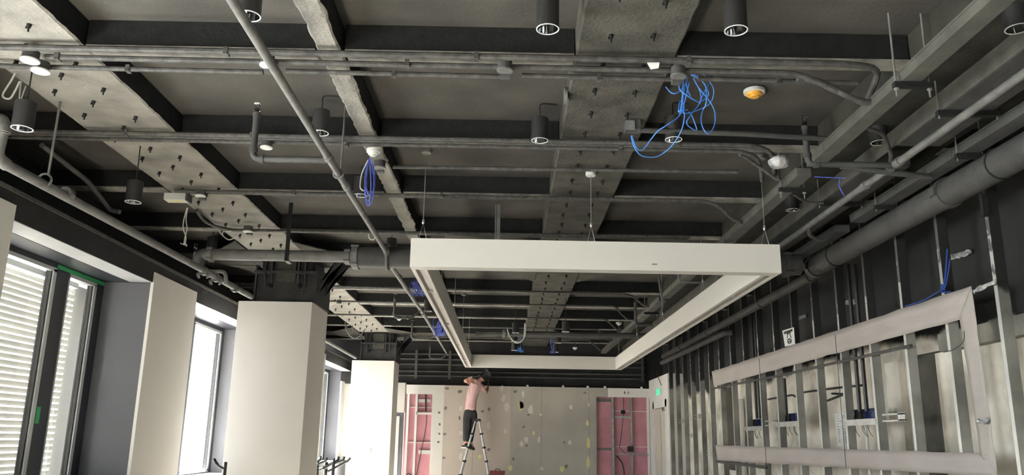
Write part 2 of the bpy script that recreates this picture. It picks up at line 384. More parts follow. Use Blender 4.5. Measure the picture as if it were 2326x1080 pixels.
# ---------------------------------------------------------------- windows
def window(i, a, b, p1, p2):
    wn = obj('window_%d' % i, box(B(), XO-.06, XO, a, b, ZSOF-.006, ZSOF-.0059) if False else bx(XO-.05, XO-.01, a, a+.06, ZSILL, ZSOF-.01), 'darkframe')
    wn['kind'] = 'structure'; wn['category'] = 'window'
    wn['label'] = ('tall window with charcoal mullion, blinds drawn behind the glass' if i == 4 else 'tall bright window bay in the left wall')
    f = B()
    zt, zb = 2.985, ZSILL+.03
    xo0, xo1 = XO-.07, XO
    box(f, xo0, xo1, a+.06, b, zt+.012, ZSOF-.007); box(f, xo0, xo1, a+.06, b, ZSILL, zb-.02)
    box(f, xo0, xo1, p1[1], p2[0], zb-.02, zt+.012); box(f, xo0, xo1, p2[1], b, zb-.02, zt+.012)
    obj('window_frame', f, 'darkframe', wn)
    for (u, v) in (p1, p2):
        g = B(); t = .05
        box(g, XO-.055, XO+.004, u, v, zt-.02, zt+.012); box(g, XO-.055, XO+.004, u, v, zb-.02, zb+.02)
        box(g, XO-.055, XO+.004, v-t, v, zb, zt); box(g, XO-.055, XO+.004, u, u+.02, zb, zt)
        obj('casement', g, 'alu', wn)
        g = B(); box(g, XO-.055, XO-.008, v-t-.02, v-t, zb, zt-.02); obj('gasket', g, 'sealant', wn)
        obj('pane', bx(XO-.04, XO-.035, u+.02, v-t-.02, zb+.02, zt-.02), 'glass', wn)
    return wn
wins = []
for i, (a, b) in enumerate(bays):
    if i == 3: p1, p2 = (a+.06, 7.02), (7.23, 7.74)
    elif i == 4: p1, p2 = (a+.06, 10.2), (10.3, 11.30)
    else: p1, p2 = (a+.06, a+(b-a)*.62), (a+(b-a)*.70, b-.16)
    wins.append(window(i+1, a, b, p1, p2))
# blinds behind the glass of the big window
def blind(y0, y1, label, tilt=77):
    t = thing('venetian_blind', label, 'blind', (-4.10, (y0+y1)/2, ZSILL), 'white blinds behind the big window')
    obj('headrail', bx(-4.13, -4.07, y0, y1, 2.93, 2.98), 'white_pl', t)
    s = B(); z = ZSILL+.06
    a = math.radians(tilt)
    while z < 2.92:
        n = 5
        row = []
        for k in range(n+1):
            u = (k/n-.5)*.078; c = .006*(1-(2*k/n-1)**2)
            row.append((-4.10 + u*math.cos(a) + c*math.sin(a), z + u*math.sin(a) + c*math.cos(a)))
        vs = [[s.verts.new((x, yy, zz)) for x, zz in row] for yy in (y0, y1)]
        for k in range(n): s.faces.new((vs[0][k], vs[0][k+1], vs[1][k+1], vs[1][k]))
        z += .053
    obj('slats', s, 'slat', t)
    for yy in (y0+.12, y1-.12):
        obj('ladder_cord', tube(B(), [(-4.06, yy, ZSILL+.04), (-4.06, yy, 2.95)], .0015, 5), 'cable_w', t)
    obj('bottom_rail', bx(-4.12, -4.08, y0, y1, ZSILL+.01, ZSILL+.03), 'white_pl', t)
blind(5.6, 7.29, 'white slatted blind hanging behind the wide left pane')
blind(7.38, 7.64, 'narrow white slatted blind behind the slim pane, right of the mullion')
one('blind_panel', bx(-4.12, -4.112, 7.645, 8.12, ZSILL+.02, 2.97), 'slat', 'plain white panel behind the right half of the slim window pane', 'panel')
p0 = at(132, 603, x=XO+.006); p1_ = at(230, 640, x=XO+.006)
one('masking_tape', bx(XO+.002, XO+.006, p0.y, 7.87, 3.0, 3.035), 'green', 'strip of green tape along the window head above the slim pane', 'tape')
q0 = at(95, 925, x=XO+.006)
one('masking_tape', bx(XO+.002, XO+.006, 7.03, 7.09, q0.z-.14, q0.z), 'green', 'short piece of green tape on the dark window mullion', 'tape')

# ---------------------------------------------------------------- ceiling steelwork
def rough_beam(x0, x1, y0, y1, z0, z1, seed, step=.045, jit=.009):
    """fireproofed beam: ragged lower arrises, slightly lumpy soffit"""
    bm = B(); n = int((y1-y0)/step); rows = []
    for i in range(n+1):
        y = y0+(y1-y0)*i/n
        a = noise.noise((seed, y*5, 0))*jit*.7+noise.noise((seed, y*23, 3))*jit; b = noise.noise((seed, y*5, 9))*jit*.7+noise.noise((seed, y*21, 5))*jit
        xs = [x0+a, x0+a*.5+.012, x0+(x1-x0)*.35, x0+(x1-x0)*.65, x1+b*.5-.012, x1+b]
        zs = [z0+.010, z0] + [z0+noise.noise((seed, y*3, k))*.004 for k in (1, 2)] + [z0, z0+.010]
        r = [bm.verts.new((x0, y, z1))]+[bm.verts.new((x, y, z)) for x, z in zip(xs, zs)]+[bm.verts.new((x1, y, z1))]
        rows.append(r)
    for a, b in zip(rows, rows[1:]):
        for k in range(len(a)-1):
            f = bm.faces.new((a[k], a[k+1], b[k+1], b[k]))
            if k == len(a)-2: f.material_index = 1      # flank away from the windows darkened: its shade put into colour
        bm.faces.new((a[-1], a[0], b[0], b[-1]))
    bm.faces.new(rows[0]); bm.faces.new(rows[-1][::-1])
    return bm
def girder(name, x0, x1, label, seed, segs, bolts=None, jit=.008, m='girder'):
    t = thing(name, label, 'beam', ((x0+x1)/2, 0, ZG))
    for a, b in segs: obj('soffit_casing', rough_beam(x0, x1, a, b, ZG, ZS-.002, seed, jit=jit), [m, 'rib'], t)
    if bolts:
        proto = None
        for (bxp, byp) in bolts:
            if proto is None:
                bb = B(); c = (bxp, byp, ZG)
                lathe(bb, [(.003, -.046), (.005, -.044), (.005, -.024), (.009, -.022), (.012, -.012), (.013, -.004), (.015, .002)], c, 7)
                box(bb, bxp-.017, bxp+.008, byp-.003, byp+.003, ZG-.026, ZG-.012)
                proto = obj('clip_bolt', bb, 'rib', t); first = (bxp, byp)
            else: 
                c = proto.copy(); C.objects.link(c); c.parent = t
                c.location = (bxp-first[0], byp-first[1], 0)
    return t
rb = random.Random(11)
def boltgrid(xs, y0, y1, st, zig=True):
    out = []; y = y0; k = 0
    while y < y1:
        for j, x in enumerate(xs): out.append((x+rb.uniform(-.01, .01), y+(st*.5 if (zig and j % 2) else 0)+rb.uniform(-.03, .03)))
        y += st; k += 1
    return out
TG = [(9.68, 10.28), (16.9, 17.55)]
segA = [(Y0+.01, 9.6), (10.35, 16.9), (17.6, YF+.2)]
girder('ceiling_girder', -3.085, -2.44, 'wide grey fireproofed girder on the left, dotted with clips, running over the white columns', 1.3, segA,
       boltgrid((-2.93, -2.76, -2.60), 3.6, 9.3, .42)+boltgrid((-2.93, -2.76, -2.60), 10.7, 16.6, .62), m='girder_lit')
girder('ceiling_beam', -1.11, -.975, 'narrow grey beam with ragged edges between the two wide girders', 2.7, [(Y0+.01, YF+.2)], None, .014, 'girder_lit')
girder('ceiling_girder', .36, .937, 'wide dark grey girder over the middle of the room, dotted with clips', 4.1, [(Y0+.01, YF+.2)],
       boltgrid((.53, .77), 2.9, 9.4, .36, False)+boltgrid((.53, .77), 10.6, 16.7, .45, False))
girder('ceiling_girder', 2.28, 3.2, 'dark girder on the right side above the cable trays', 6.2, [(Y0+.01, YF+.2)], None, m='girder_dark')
for k, (a, b) in enumerate(TG):
    t = thing('cross_girder', ('deep dark cross girder above the large transverse pipe' if k == 0 else 'deep dark cross girder over the far white column'), 'beam', (0, (a+b)/2, ZG))
    for (u, v) in ((-4.2, -3.1), (-2.43, -1.125), (-.955, .35), (.945, 2.27), (3.21, 3.6)):
        obj('web', bx(u, v, a, b, ZG+.008, ZS-.002), 'rib', t); obj('bottom_plate', bx(u, v, a, b, ZG-.004, ZG+.008), 'girder', t)
    for gx0, gx1 in ((-3.085, -2.44), (.36, .937)):
        for s, gx in ((-1, gx0), (1, gx1)):
            for yy, dy in ((a, -.75), (b, .75)):
                q = B(); prism(q, [(gx, yy, ZG-.012), (gx+s*.55, yy, ZG-.012), (gx, yy+dy, ZG-.012)], (0, 0, .012)); obj('haunch_plate', q, 'girder', t)
ribs = [-4.0, -2.6, -1.25, .1, 1.5, 2.86, 4.26, 5.66, 7.0, 8.42, 11.85, 13.2, 14.6, 15.9, 18.2]
k = 0
for y in ribs:
    if y > 2:
        lab = '%s black ceiling joist counted from the camera, %s' % (ORD[k], ('above the near conduits' if y < 9 else 'in the far part of the ceiling')); k += 1
    else: lab = 'black ceiling joist behind the photographer'
    r = thing('ceiling_joist', lab, 'beam', (0, y+.05, ZG), 'ceiling joists')
    for (u, v) in ((-4.2, -3.095), (-2.43, -1.125), (-.955, .355), (.945, 2.272), (3.205, 3.6)):
        wb = obj('web', bx(u, v, y, y+.10, ZG+.012, ZS-.002), 'rib', r); obj('bottom_flange', bx(u, v, y-.004, y+.125, ZG, ZG+.012), 'flange', wb)  # flanges paler than the webs: light on the undersides put into colour

# ---------------------------------------------------------------- columns
def column(y0, y1, label, sw=False):
    t = thing('column', label, 'column', (-2.745, (y0+y1)/2, 0), 'white square columns')
    b = B(); box(b, -3.18, -2.312, y0, y1, 0, ZPT); bmesh.ops.bevel(b, geom=b.edges[:], offset=.006, segments=1); obj('casing', b, 'plaster', t)
    c = B(); yf = y0+.05
    box(c, -3.02, -2.30, yf+.06, y1-.08, ZPT, 3.52)
    for x in (-3.03, -2.31): box(c, x, x+.02, yf, y1-.03, ZPT, 3.60)
    box(c, -3.04, -2.28, yf-.02, y1, 3.50, 3.53)
    obj('steel_head', c, 'head', t)
    for x in (-2.92, -2.84, -2.52, -2.44):
        f = B(); prism(f, [(x, yf+.06, 3.32), (x, yf-.02, 3.5), (x, yf-.02, ZG-.01), (x, yf+.06, ZG-.01)], (.015, 0, 0)); obj('stiffener', f, 'head', t)
    obj('splice_plate', bx(-2.78, -2.55, yf+.01, yf+.03, 3.40, ZG-.02), 'girder', t)
    obj('stub', bx(-2.97, -2.37, yf+.07, y1-.1, 3.53, ZG-.01), 'head', t)
    for x in (-2.85, -2.50): obj('anchor_bolt', lathe(B(), [(.012, -.07), (.012, -.02), (.03, -.018), (.03, .02)], (x, yf+.04, 3.36), 8, axis='y'), 'rib', t)
    for s in (0, 1):
        f = B(); x0_, x1_ = (-2.29, -1.98)
        prism(f, [(x0_, y0+.2+s*.3, 3.30), (x0_, y0+.2+s*.3, 3.42), (x1_, y0+.2+s*.3, ZG-.015), (x1_-.12, y0+.2+s*.3, ZG-.015)], (0, .02, 0)); obj('knee_brace', f, 'head', t)
    return t
column(9.55, 10.41, 'large white square column near the windows with black steel head')
c2 = column(16.9, 17.68, 'smaller looking far white column with a switch on its face')
p = at(837, 1022, y=16.9)
s = tag(thing('wall_switch', 'white switch plate on the face of the far white column', 'switch', (p.x, 16.9, p.z-.05)))
obj('plate', bx(p.x-.05, p.x+.045, 16.885, 16.899, p.z-.05, p.z+.045), 'white_pl', s); obj('rocker', bx(p.x-.025, p.x+.02, 16.878, 16.886, p.z-.03, p.z+.03), 'white_pl', s)
# boxed glazing between far column and far wall
t = thing('boxed_screen', 'white boxing over a dark framed glass strip beside the far column', 'screen', (-2.33, 18.35, 0))
a = at(905, 870, y=18.3); b = at(918, 938, y=18.3)
obj('boxing', bx(a.x, b.x, 18.3, 18.5, b.z, a.z), 'plaster', t)
obj('screen_frame', bx(a.x-.02, b.x-.02, 18.33, 18.45, 0, b.z), 'reveal', t)
obj('light_strip', bx(a.x-.015, a.x+.06, 18.31, 18.33, 0.05, b.z-.08), 'plaster2', t)

# ---------------------------------------------------------------- white hanging light frame
FX0, FX1, FY0, FY1, FZ0, FZ1, FWD = -.775, 2.15, 6.27, 15.4, 2.915, 3.145, .125
t = thing('pendant_light_frame', 'large cream rectangular light frame hanging in the middle of the room', 'light', ((FX0+FX1)/2, (FY0+FY1)/2, FZ0))
def tubeprof(x0, x1, y0, y1, slot, name):
    b = B()
    if slot:
        e = .03
        box(b, x0, x0+.006, y0, y1, FZ0, FZ1); box(b, x1-.006, x1, y0, y1, FZ0, FZ1); box(b, x0, x1, y0, y1, FZ1-.006, FZ1)
        box(b, x0+.006, x0+e, y0, y1, FZ0, FZ0+.004); box(b, x1-e, x1-.006, y0, y1, FZ0, FZ0+.004)
        o = obj(name, b, 'frame', t)
        c = B(); box(c, x0+.01, x1-.01, y0+.004, y1-.004, FZ0+.035, FZ0+.04); box(c, x0+e-.004, x0+e, y0+.004, y1-.004, FZ0+.005, FZ0+.035); box(c, x1-e, x1-e+.004, y0+.004, y1-.004, FZ0+.005, FZ0+.035)
        obj('led_channel', c, 'frame_in', o)
        yy = y0+1.1
        while yy < y1:
            obj('channel_joint', bx(x0+e, x1-e, yy, yy+.03, FZ0+.012, FZ0+.034), 'frame', o); yy += 2.2
        obj('channel_joint', bx(x0+e, x1-e, y1-.3, y1-.26, FZ0+.006, FZ0+.034), 'frame', o)
    else:
        box(b, x0, x1, y0, y1, FZ0, FZ1); o = obj(name, b, 'frame', t)
tubeprof(FX0, FX1, FY0, FY0+FWD, False, 'end_profile')
tubeprof(FX0, FX1, FY1-FWD, FY1, False, 'end_profile')
tubeprof(FX0, FX0+FWD, FY0+FWD, FY1-FWD, True, 'side_profile')
tubeprof(FX1-FWD, FX1, FY0+FWD, FY1-FWD, True, 'side_profile')
sm = at(1487, 601, y=FY0)
obj('scuff_mark', bx(sm.x-.02, sm.x+.02, FY0-.0006, FY0-.0001, sm.z-.004, sm.z+.006), 'ink_g', t)
ws = [(at(960, 540, y=6.33).x, 6.33, 'front left corner'), (at(1343, 545, y=6.33).x, 6.33, 'middle of the front side'), (at(1738, 550, y=6.33).x, 6.33, 'front right corner')]
for j, yy in enumerate((8.6, 10.9, 13.1, 15.25)):
    ws.append((FX0+.06, yy, '%s hanging point of its left side' % ORD[j])); ws.append((FX1-.06, yy, '%s hanging point of its right side' % ORD[j]))
for (x, y, wh) in ws:
    top = ZG if (.36 < x < .94 or -1.11 < x < -.975) else ZS
    r = thing('suspension_wire', 'thin steel wire holding the light frame at the %s' % wh, 'wire', (x, y, FZ1), 'suspension wires of the light frame')
    obj('wire', tube(B(), [(x, y, FZ1+.16), (x, y, top-.02)], .0035, 6), 'wire', r)
    obj('gripper', lathe(B(), [(.004, 0), (.010, .008), (.010, .035), (.004, .045)], (x, y, FZ1+.13), 8), 'wire', r)
    obj('fork_wire', tube(B(), [(x-.032, y, FZ1), (x, y, FZ1+.14), (x+.032, y, FZ1)], .003, 6), 'wire', r)
    obj('ceiling_rose', lathe(B(), [(.038, -.032), (.042, -.028), (.042, 0)], (x, y, top), 16), 'white_pl' if y < 7 and x > 0 and x < 1.5 else 'pipe', r)

# ---------------------------------------------------------------- downlights
ZD, RD, LD = 3.625, .058, .165
def make_downlight(label, top=ZS):
    t = thing('cylinder_downlight', label, 'light', (0, 0, ZD), 'black cylinder downlights')
    h = B()
    lathe(h, [(RD*.2, LD), (RD-.003, LD), (RD, LD-.003), (RD, .004), (RD-.002, .003), (RD-.003, .003), (RD-.005, .03), (RD-.007, .10), (RD-.007, .11)], (0, 0, ZD), 28, cap=False)
    lathe(h, [(RD*.2, LD), (.004, LD)], (0, 0, ZD), 28, cap=True)
    obj('housing', h, 'housing', t)
    obj('trim_ring', lathe(B(), [(RD-.005, .003), (RD-.005, 0), (RD+.0008, 0), (RD+.0008, .003), (RD-.005, .003)], (0, 0, ZD), 28, cap=False), 'rim', t)
    obj('reflector', lathe(B(), [(RD-.0055, .004), (RD-.010, .03), (RD-.022, .065), (.022, .082)], (0, 0, ZD), 28, cap=False), 'chrome', t)
    obj('lamp', lathe(B(), [(.002, .080), (.022, .080), (.022, .1)], (0, 0, ZD), 20, cap=False), 'lamp', t)
    obj('stem', tube(B(), smooth([(0, 0, ZD+LD), (.002, 0, ZD+LD+.05), (0, .0, top-.03), (.02, 0, top-.01), (.12, .01, top-.012)], 4), .0045, 7), 'cable_k', t)
    return t
proto = None
dl = [(565,37,'top of the photo, half hidden behind the diagonal sprinkler pipe'),(1244,67,'near the top middle of the photo, left of the wide middle girder'),(1672,70,'near the top of the photo, right of the wide middle girder'),(2312,66,'in the top right corner of the photo behind the trays'),
      (50,293,'at the left edge of the photo under two white cover plates'),(727,303,'partly crossed by the diagonal sprinkler pipe, beside the narrow beam'),(1226,320,'second row, just left of the wide middle girder'),(1530,318,'behind the bright blue cable tangle'),(1998,325,'between the cable trays on the right, second row'),
      (302,460,'on the left below the clip dotted girder, above the long wall pipe'),(818,445,'behind the hanging dark blue cable loop'),(1800,478,'on the right between the trays near the light frame corner'),
      (480,572,'just above the elbow of the transverse pipe on the left'),(888,575,'behind the diagonal pipe left of the light frame'),
      (1171,757,'inside the light frame view, topmost of the far middle row'),(1168,776,'inside the light frame view, second of the far middle row'),(1168,797,'inside the light frame view, lowest of the far middle row'),
      (1285,755,'inside the light frame view, right of the far middle girder'),(1268,780,'inside the light frame view, small, below right of the far girder'),(1262,801,'inside the light frame view, farthest one right of the middle girder'),
      (972,708,'left of the light frame, behind its left side profile')]
for px, py, lab in dl:
    p = at(px, py, z=ZD); lab = 'black cylinder downlight '+lab; own = {50: 4.45, 302: 5.9}.get(px)
    own = own or {(1171,757): 13.35, (1168,776): 15.1, (1168,797): 16.45, (1285,755): 12.4, (1268,780): 15.0, (1262,801): 16.45, (972,708): 11.7}.get((px, py))
    if own:
        p = at(px, py, y=own); o = make_downlight(lab, ZS-(p.z-ZD)); o.location = p; continue
    if proto is None:
        proto = make_downlight(lab); o = proto
    else: o = dup(proto, (0, 0, 0)); o['label'] = lab
    o.location = (p.x, p.y, ZD)

# ---------------------------------------------------------------- conduits on the joists
def run(label, pts, r, m='conduit', br=.12, name='conduit', group=None, n=9, clips=None):
    t = one(name, tube(B(), bend(pts, br), r, n), m, label, 'pipe', group)
    return t
def clipsx(t, pts_y, z, r, xs):
    for x in xs:
        c = B(); box(c, x-.012, x+.012, pts_y-r-.006, pts_y+r+.006, z-r-.004, z-r+.002); box(c, x-.012, x+.012, pts_y-r-.006, pts_y-r, z-r, z+.02); box(c, x-.012, x+.012, pts_y+r, pts_y+r+.006, z-r, z+.02)
        box(c, x-.005, x+.005, pts_y-.005, pts_y+.005, z+r, z+r+.012)
        obj('clip', c, 'conduit', t)
g = 'conduits strapped under the joists'
def rx(pa, pb, z):
    return at(*pa, z=z), at(*pb, z=z)
a = at(0, 108, z=3.68); ya = 4.20
r_ = run('frontmost long thick conduit crossing the whole top of the photo', [(-4.15, ya-.02, 3.69), (1.9, ya, 3.69), (2.10, ya+.05, 3.69), (2.13, ya+.30, 3.62)], .019, group=g); clipsx(r_, ya-.01, 3.69, .019, (-1.6, -.2, .99))
ja = at(78, 135, z=3.68)
r_ = run('second long conduit behind the frontmost one, curving down to the right trunking', [(ja.x+.07, 4.30, 3.69), (1.66, 4.33, 3.69), (1.86, 4.35, 3.60), (2.06, 4.42, 3.55), (2.12, 4.42, 3.55)], .017, group=g, br=.2)
clipsx(r_, 4.30, 3.69, .017, (-2.6, -.6))
y3 = 4.44
segs = [(-3.05, -1.47, 'left of the diagonal pipe'), (-1.33, -.06, 'between the two round junction boxes'), (.06, .97, 'left of the blue cable tangle'), (1.10, 2.05, 'right of the blue cable tangle')]
for u, v, lab in segs:
    r_ = run('third near conduit, piece '+lab, [(u, y3-.012, 3.69), (v, y3+.008, 3.69)], .015, group=g); clipsx(r_, y3, 3.69, .015, ((u+v)/2,))
r_ = run('curved grey conduit dropping from the near run to the right trunking', [(1.66, 4.36, 3.67), (1.80, 4.36, 3.66), (1.93, 4.36, 3.57), (2.04, 4.38, 3.54), (2.14, 4.39, 3.54)], .017, group=g, br=.1)
for k, (yy, x1, r, lab) in enumerate(((5.50, 2.0, .016, 'front'), (5.56, 2.05, .013, 'middle'), (5.64, 1.95, .016, 'back'))):
    r_ = run('%s pipe of the three conduits under the second crossing joist' % lab, [(-4.15, yy-.01, 3.69+.002*k), (x1-.25, yy+.01, 3.69+.002*k), (x1-.1, yy+.08, 3.67), (x1, yy+.35, 3.58)], r, group=g)
    clipsx(r_, yy, 3.69, r, ((-3.6, -2.75, -1.85, .15, 1.2) if k == 0 else (-1.2, .8)))
a = at(870, 379, z=3.69); b = at(1725, 392, z=3.69)
r_ = run('single conduit crossing just above the light frame, starting at the dark blue loop', [(-.93, a.y, 3.69), (1.8, b.y, 3.69)], .015, group=g)
yc = at(1100, 446, z=3.69).y
r_ = run('front conduit under the third crossing joist, bending down to the trunking', [(-2.95, yc, 3.69), (1.75, yc+.03, 3.69), (1.88, yc+.05, 3.64), (1.98, yc+.1, 3.55), (2.09, yc+.12, 3.52)], .016, group=g, br=.12); clipsx(r_, yc, 3.69, .016, (-1.9, -.6, .1))
r_ = run('thin back conduit under the third crossing joist', [(-2.9, yc+.08, 3.70), (1.8, yc+.1, 3.70)], .012, group=g)
yd = at(700, 524, z=3.69).y
a = at(447, 480, z=3.72)
r_ = run('conduit with a curved left end above the large transverse pipe', smooth([at(447, 478, z=3.70), at(462, 500, z=3.70), at(490, 515, z=3.70), at(530, 523, z=3.70)], 3)+[(1.9, yd+.02, 3.70)], .016, group=g, br=.02)
r_ = run('thin conduit beside the fourth joist, starting at the white cover plate', [(-2.5, yd+.1, 3.70), (1.9, yd+.12, 3.70)], .012, group=g)
r_ = run('slanting conduit beside the white smoke detector on the right, running to the trunking', [at(1680, 352, z=3.68), at(1690, 355, z=3.68), at(1765, 408, z=3.54), at(1772, 406, z=3.54)], .013, group=g, br=.05)
r_ = run('far conduit run with a long slanting end, nearest inside the light frame view', [(-3.9, 11.36, 3.69), at(1425, 669, z=3.69), at(1442, 676, z=3.66), at(1462, 695, z=3.56), at(1478, 697, z=3.55)], .017, group=g)
run('slimmer conduit paired with the nearest far run inside the light frame view', [(-3.9, 11.62, 3.70), (1.7, 11.62, 3.70)], .013, group=g)
for k, (py, xe, ye_, Y) in enumerate(((692, 1395, 702, 12.74), (722, 1375, 728, 14.17), (745, 1355, 750, 15.5), (770, 1335, 774, 17.2))):
    e1 = at(xe, ye_, z=3.69)
    run('far conduit run inside the light frame view, %s counted upward from the lowest' % ORD[3-k], [(-3.9 if k < 2 else -2.2, Y, 3.69), (e1.x, Y+.02, 3.69), at(xe+12, ye_+8, z=3.62), at(xe+30, ye_+24, z=3.54), at(xe+36, ye_+24, z=3.54)], .015, group=g)
run('small dark conduit elbow run behind the long wall pipe at upper left', [at(95, 330, x=-3.6), at(200, 412, x=-3.6), at(250, 478, x=-3.6), at(272, 482, x=-3.5)], .022, 'pipe_dark', .1)
run('short light conduit link above the left wall pipe near the column', [at(470, 617, y=8.2), at(512, 617, y=8.2), at(514, 645, y=8.25)], .02, 'pipe', .05)

run('thick dark conduit running right from the square box behind the blue cable', [at(1452, 296, z=3.67), at(1700, 305, z=3.67), at(1885, 316, z=3.67)], .019, 'pipe_dark', group=g)
run('small bent conduit end inside the frame opening near its front right corner', [at(1541, 622, y=8.6), at(1543, 641, y=8.6), at(1592, 643, y=8.6)], .013, 'pipe', .04)
# junction boxes
def jbox(px, py, label, z=3.67, r=.045, cover='pipe', stub=True, tilt=0):
    p = at(px, py, z=z-.03)
    t = thing('junction_box', label, 'junction box', (p.x, p.y, z-.03), 'round conduit boxes')
    obj('body', lathe(B(), [(r*.9, 0), (r*.9, .05)], (p.x, p.y, z-.024), 18), 'pipe_dark', t)
    obj('cover', lathe(B(), [(r*1.02, -.004), (r*1.05, 0), (r*1.02, .006)], (p.x, p.y, z-.03), 20), cover, t)
    for s in (-1, 1): obj('screw', lathe(B(), [(.004, -.006), (.004, 0)], (p.x+s*r*.75, p.y, z-.03), 6), 'wire', t)
    if stub: obj('mounting_block', bx(p.x-.028, p.x+.028, p.y+.03, p.y+.075, z-.05, z+.03), 'pipe_dark', t)
    return p
jbox(68, 138, 'round box with a white cover plate at the far left, nearer the camera', cover='white_pl', r=.05, stub=False)
jbox(92, 162, 'round box with a white two screw cover just behind its twin at the far left', cover='white_pl', r=.05, stub=False)
jbox(607, 149, 'round grey junction box half behind the diagonal pipe', r=.042, cover='white_pl')
jbox(1147, 161, 'round grey junction box in the middle of the near conduit run')
jbox(1541, 174, 'round dark junction box at the head of the bright blue cable tangle')
jbox(862, 382, 'dark box holding the dark blue cable loop beside the narrow beam', r=.05)
jbox(605, 336, 'flat white cover plate next to the sprinkler elbow', cover='white_pl', r=.042, stub=False)
jbox(455, 446, 'box with a white cover on the left girder, where black wires enter', cover='white_pl', r=.045)
jbox(563, 527, 'box with a long white cover above the left elbow of the transverse pipe', cover='white_pl', r=.05)
jbox(770, 690, 'small dark box on the far part of the left girder behind the big column', r=.04, stub=False)
p = at(1436, 300, z=3.66)
t = thing('square_junction_box', 'square metal box on the middle girder where the bright blue cable ends', 'junction box', (p.x, p.y, 3.66))
obj('body', bx(p.x-.05, p.x+.05, p.y-.05, p.y+.05, 3.665, 3.735), 'pipe_dark', t); obj('lid', bx(p.x-.05, p.x+.01, p.y-.06, p.y-.052, 3.655, 3.72), 'galv', t)
t = thing('access_plate', 'round grey cover plate seen edge on at the side of the middle girder', 'junction box', (.33, 5.0, 3.78))
p = at(1283, 218, x=.34)
obj('cover', lathe(B(), [(.0, -.01), (.055, -.01), (.055, .008), (0, .008)], (.345, p.y, p.z), 20, axis='x'), 'pipe', t)
p = at(1484, 150, z=3.66)
one('cover_plate', prism(B(), [at(1470, 144, z=3.66), at(1498, 144, z=3.66), at(1496, 155, z=3.64), at(1478, 158, z=3.64)], (0, 0, .006)), 'white_pl', 'loose pinkish white square plate on the middle girder by the near conduits', 'plate')

# ---------------------------------------------------------------- detectors
def detector(p, label, r=.052, col='white_pl', base='white_pl', group='ceiling detectors'):
    t = thing('smoke_detector', label, 'smoke detector', p, group)
    obj('base', lathe(B(), [(r, 0), (r*1.02, -.008), (r*.98, -.022), (r*.8, -.024)], p, 24), base, t)
    obj('sensor_head', lathe(B(), [(r*.78, -.024), (r*.72, -.038), (r*.45, -.044), (r*.42, -.052), (.004, -.055)], p, 20), col, t)
    return t
p = at(1713, 205, z=3.90); dt = detector(p, 'white smoke detector with an orange dust cap on the dark slab', .07, 'orange'); dt['group'] = 'ceiling detectors'
p = at(848, 340, z=3.66); detector(p, 'cream round detector on the narrow beam above the dark blue cable loop', .05)
p = at(907, 722, z=3.66); detector(p, 'small white detector below a far sprinkler drop, left of the light frame', .05)
p = at(1406, 733, z=3.66); detector(p, 'white detector inside the light frame view near its right side', .055)
p = at(1306, 790, z=3.62); t = detector(p, 'small white detector low inside the light frame view, lower left of the other', .05)
obj('drop_stem', tube(B(), [p, (p.x, p.y, ZS)], .008, 8), 'pipe_dark', t)
p = at(1767, 362, z=3.64); t = detector(p, 'smoke detector wrapped in a clear crumpled plastic bag at the right', .055)
bg_ = B(); rr = random.Random(5)
prof = [(.06, .01), (.068, -.01), (.07, -.03), (.062, -.055), (.03, -.066), (.004, -.068)]
rings = []
for r, h in prof: rings.append([bg_.verts.new((p.x+r*math.cos(a*math.pi/7)*rr.uniform(.85, 1.15), p.y+r*math.sin(a*math.pi/7)*rr.uniform(.85, 1.15), p.z+h+rr.uniform(-.006, .006))) for a in range(14)])
for a_, b_ in zip(rings, rings[1:]):
    for k in range(14): bg_.faces.new((a_[k], a_[(k+1) % 14], b_[(k+1) % 14], b_[k]))
def bag_mat():
    m = bpy.data.materials.new('clear_plastic_bag'); m.use_nodes = True; t = m.node_tree
    p = t.nodes['Principled BSDF']; out = [n for n in t.nodes if n.type == 'OUTPUT_MATERIAL'][0]; p.inputs['Roughness'].default_value = .15; p.inputs['Base Color'].default_value = (.7, .7, .72, 1)
    a = t.nodes.new('ShaderNodeBsdfTransparent'); x = t.nodes.new('ShaderNodeMixShader'); x.inputs[0].default_value = .35
    t.links.new(a.outputs[0], x.inputs[1]); t.links.new(p.outputs[0], x.inputs[2]); t.links.new(x.outputs[0], out.inputs[0]); return m
M['bag'] = bag_mat(); obj('plastic_bag', bg_, 'bag', t, sharp=10)
# driver box with yellow label on the left
p = at(402, 457, z=3.62)
t = thing('control_gear_box', 'small white box with a yellowish label hanging by the left girder', 'box', (p.x, p.y, 3.62))
obj('case', bx(p.x-.10, p.x+.09, p.y-.05, p.y+.06, 3.62, 3.68), 'white_pl', t); obj('label_sticker', bx(p.x-.06, p.x+.06, p.y-.03, p.y+.04, 3.618, 3.6195), 'yellow', t)
obj('end_cap', bx(p.x+.09, p.x+.11, p.y-.05, p.y+.06, 3.615, 3.685), 'pipe_dark', t)

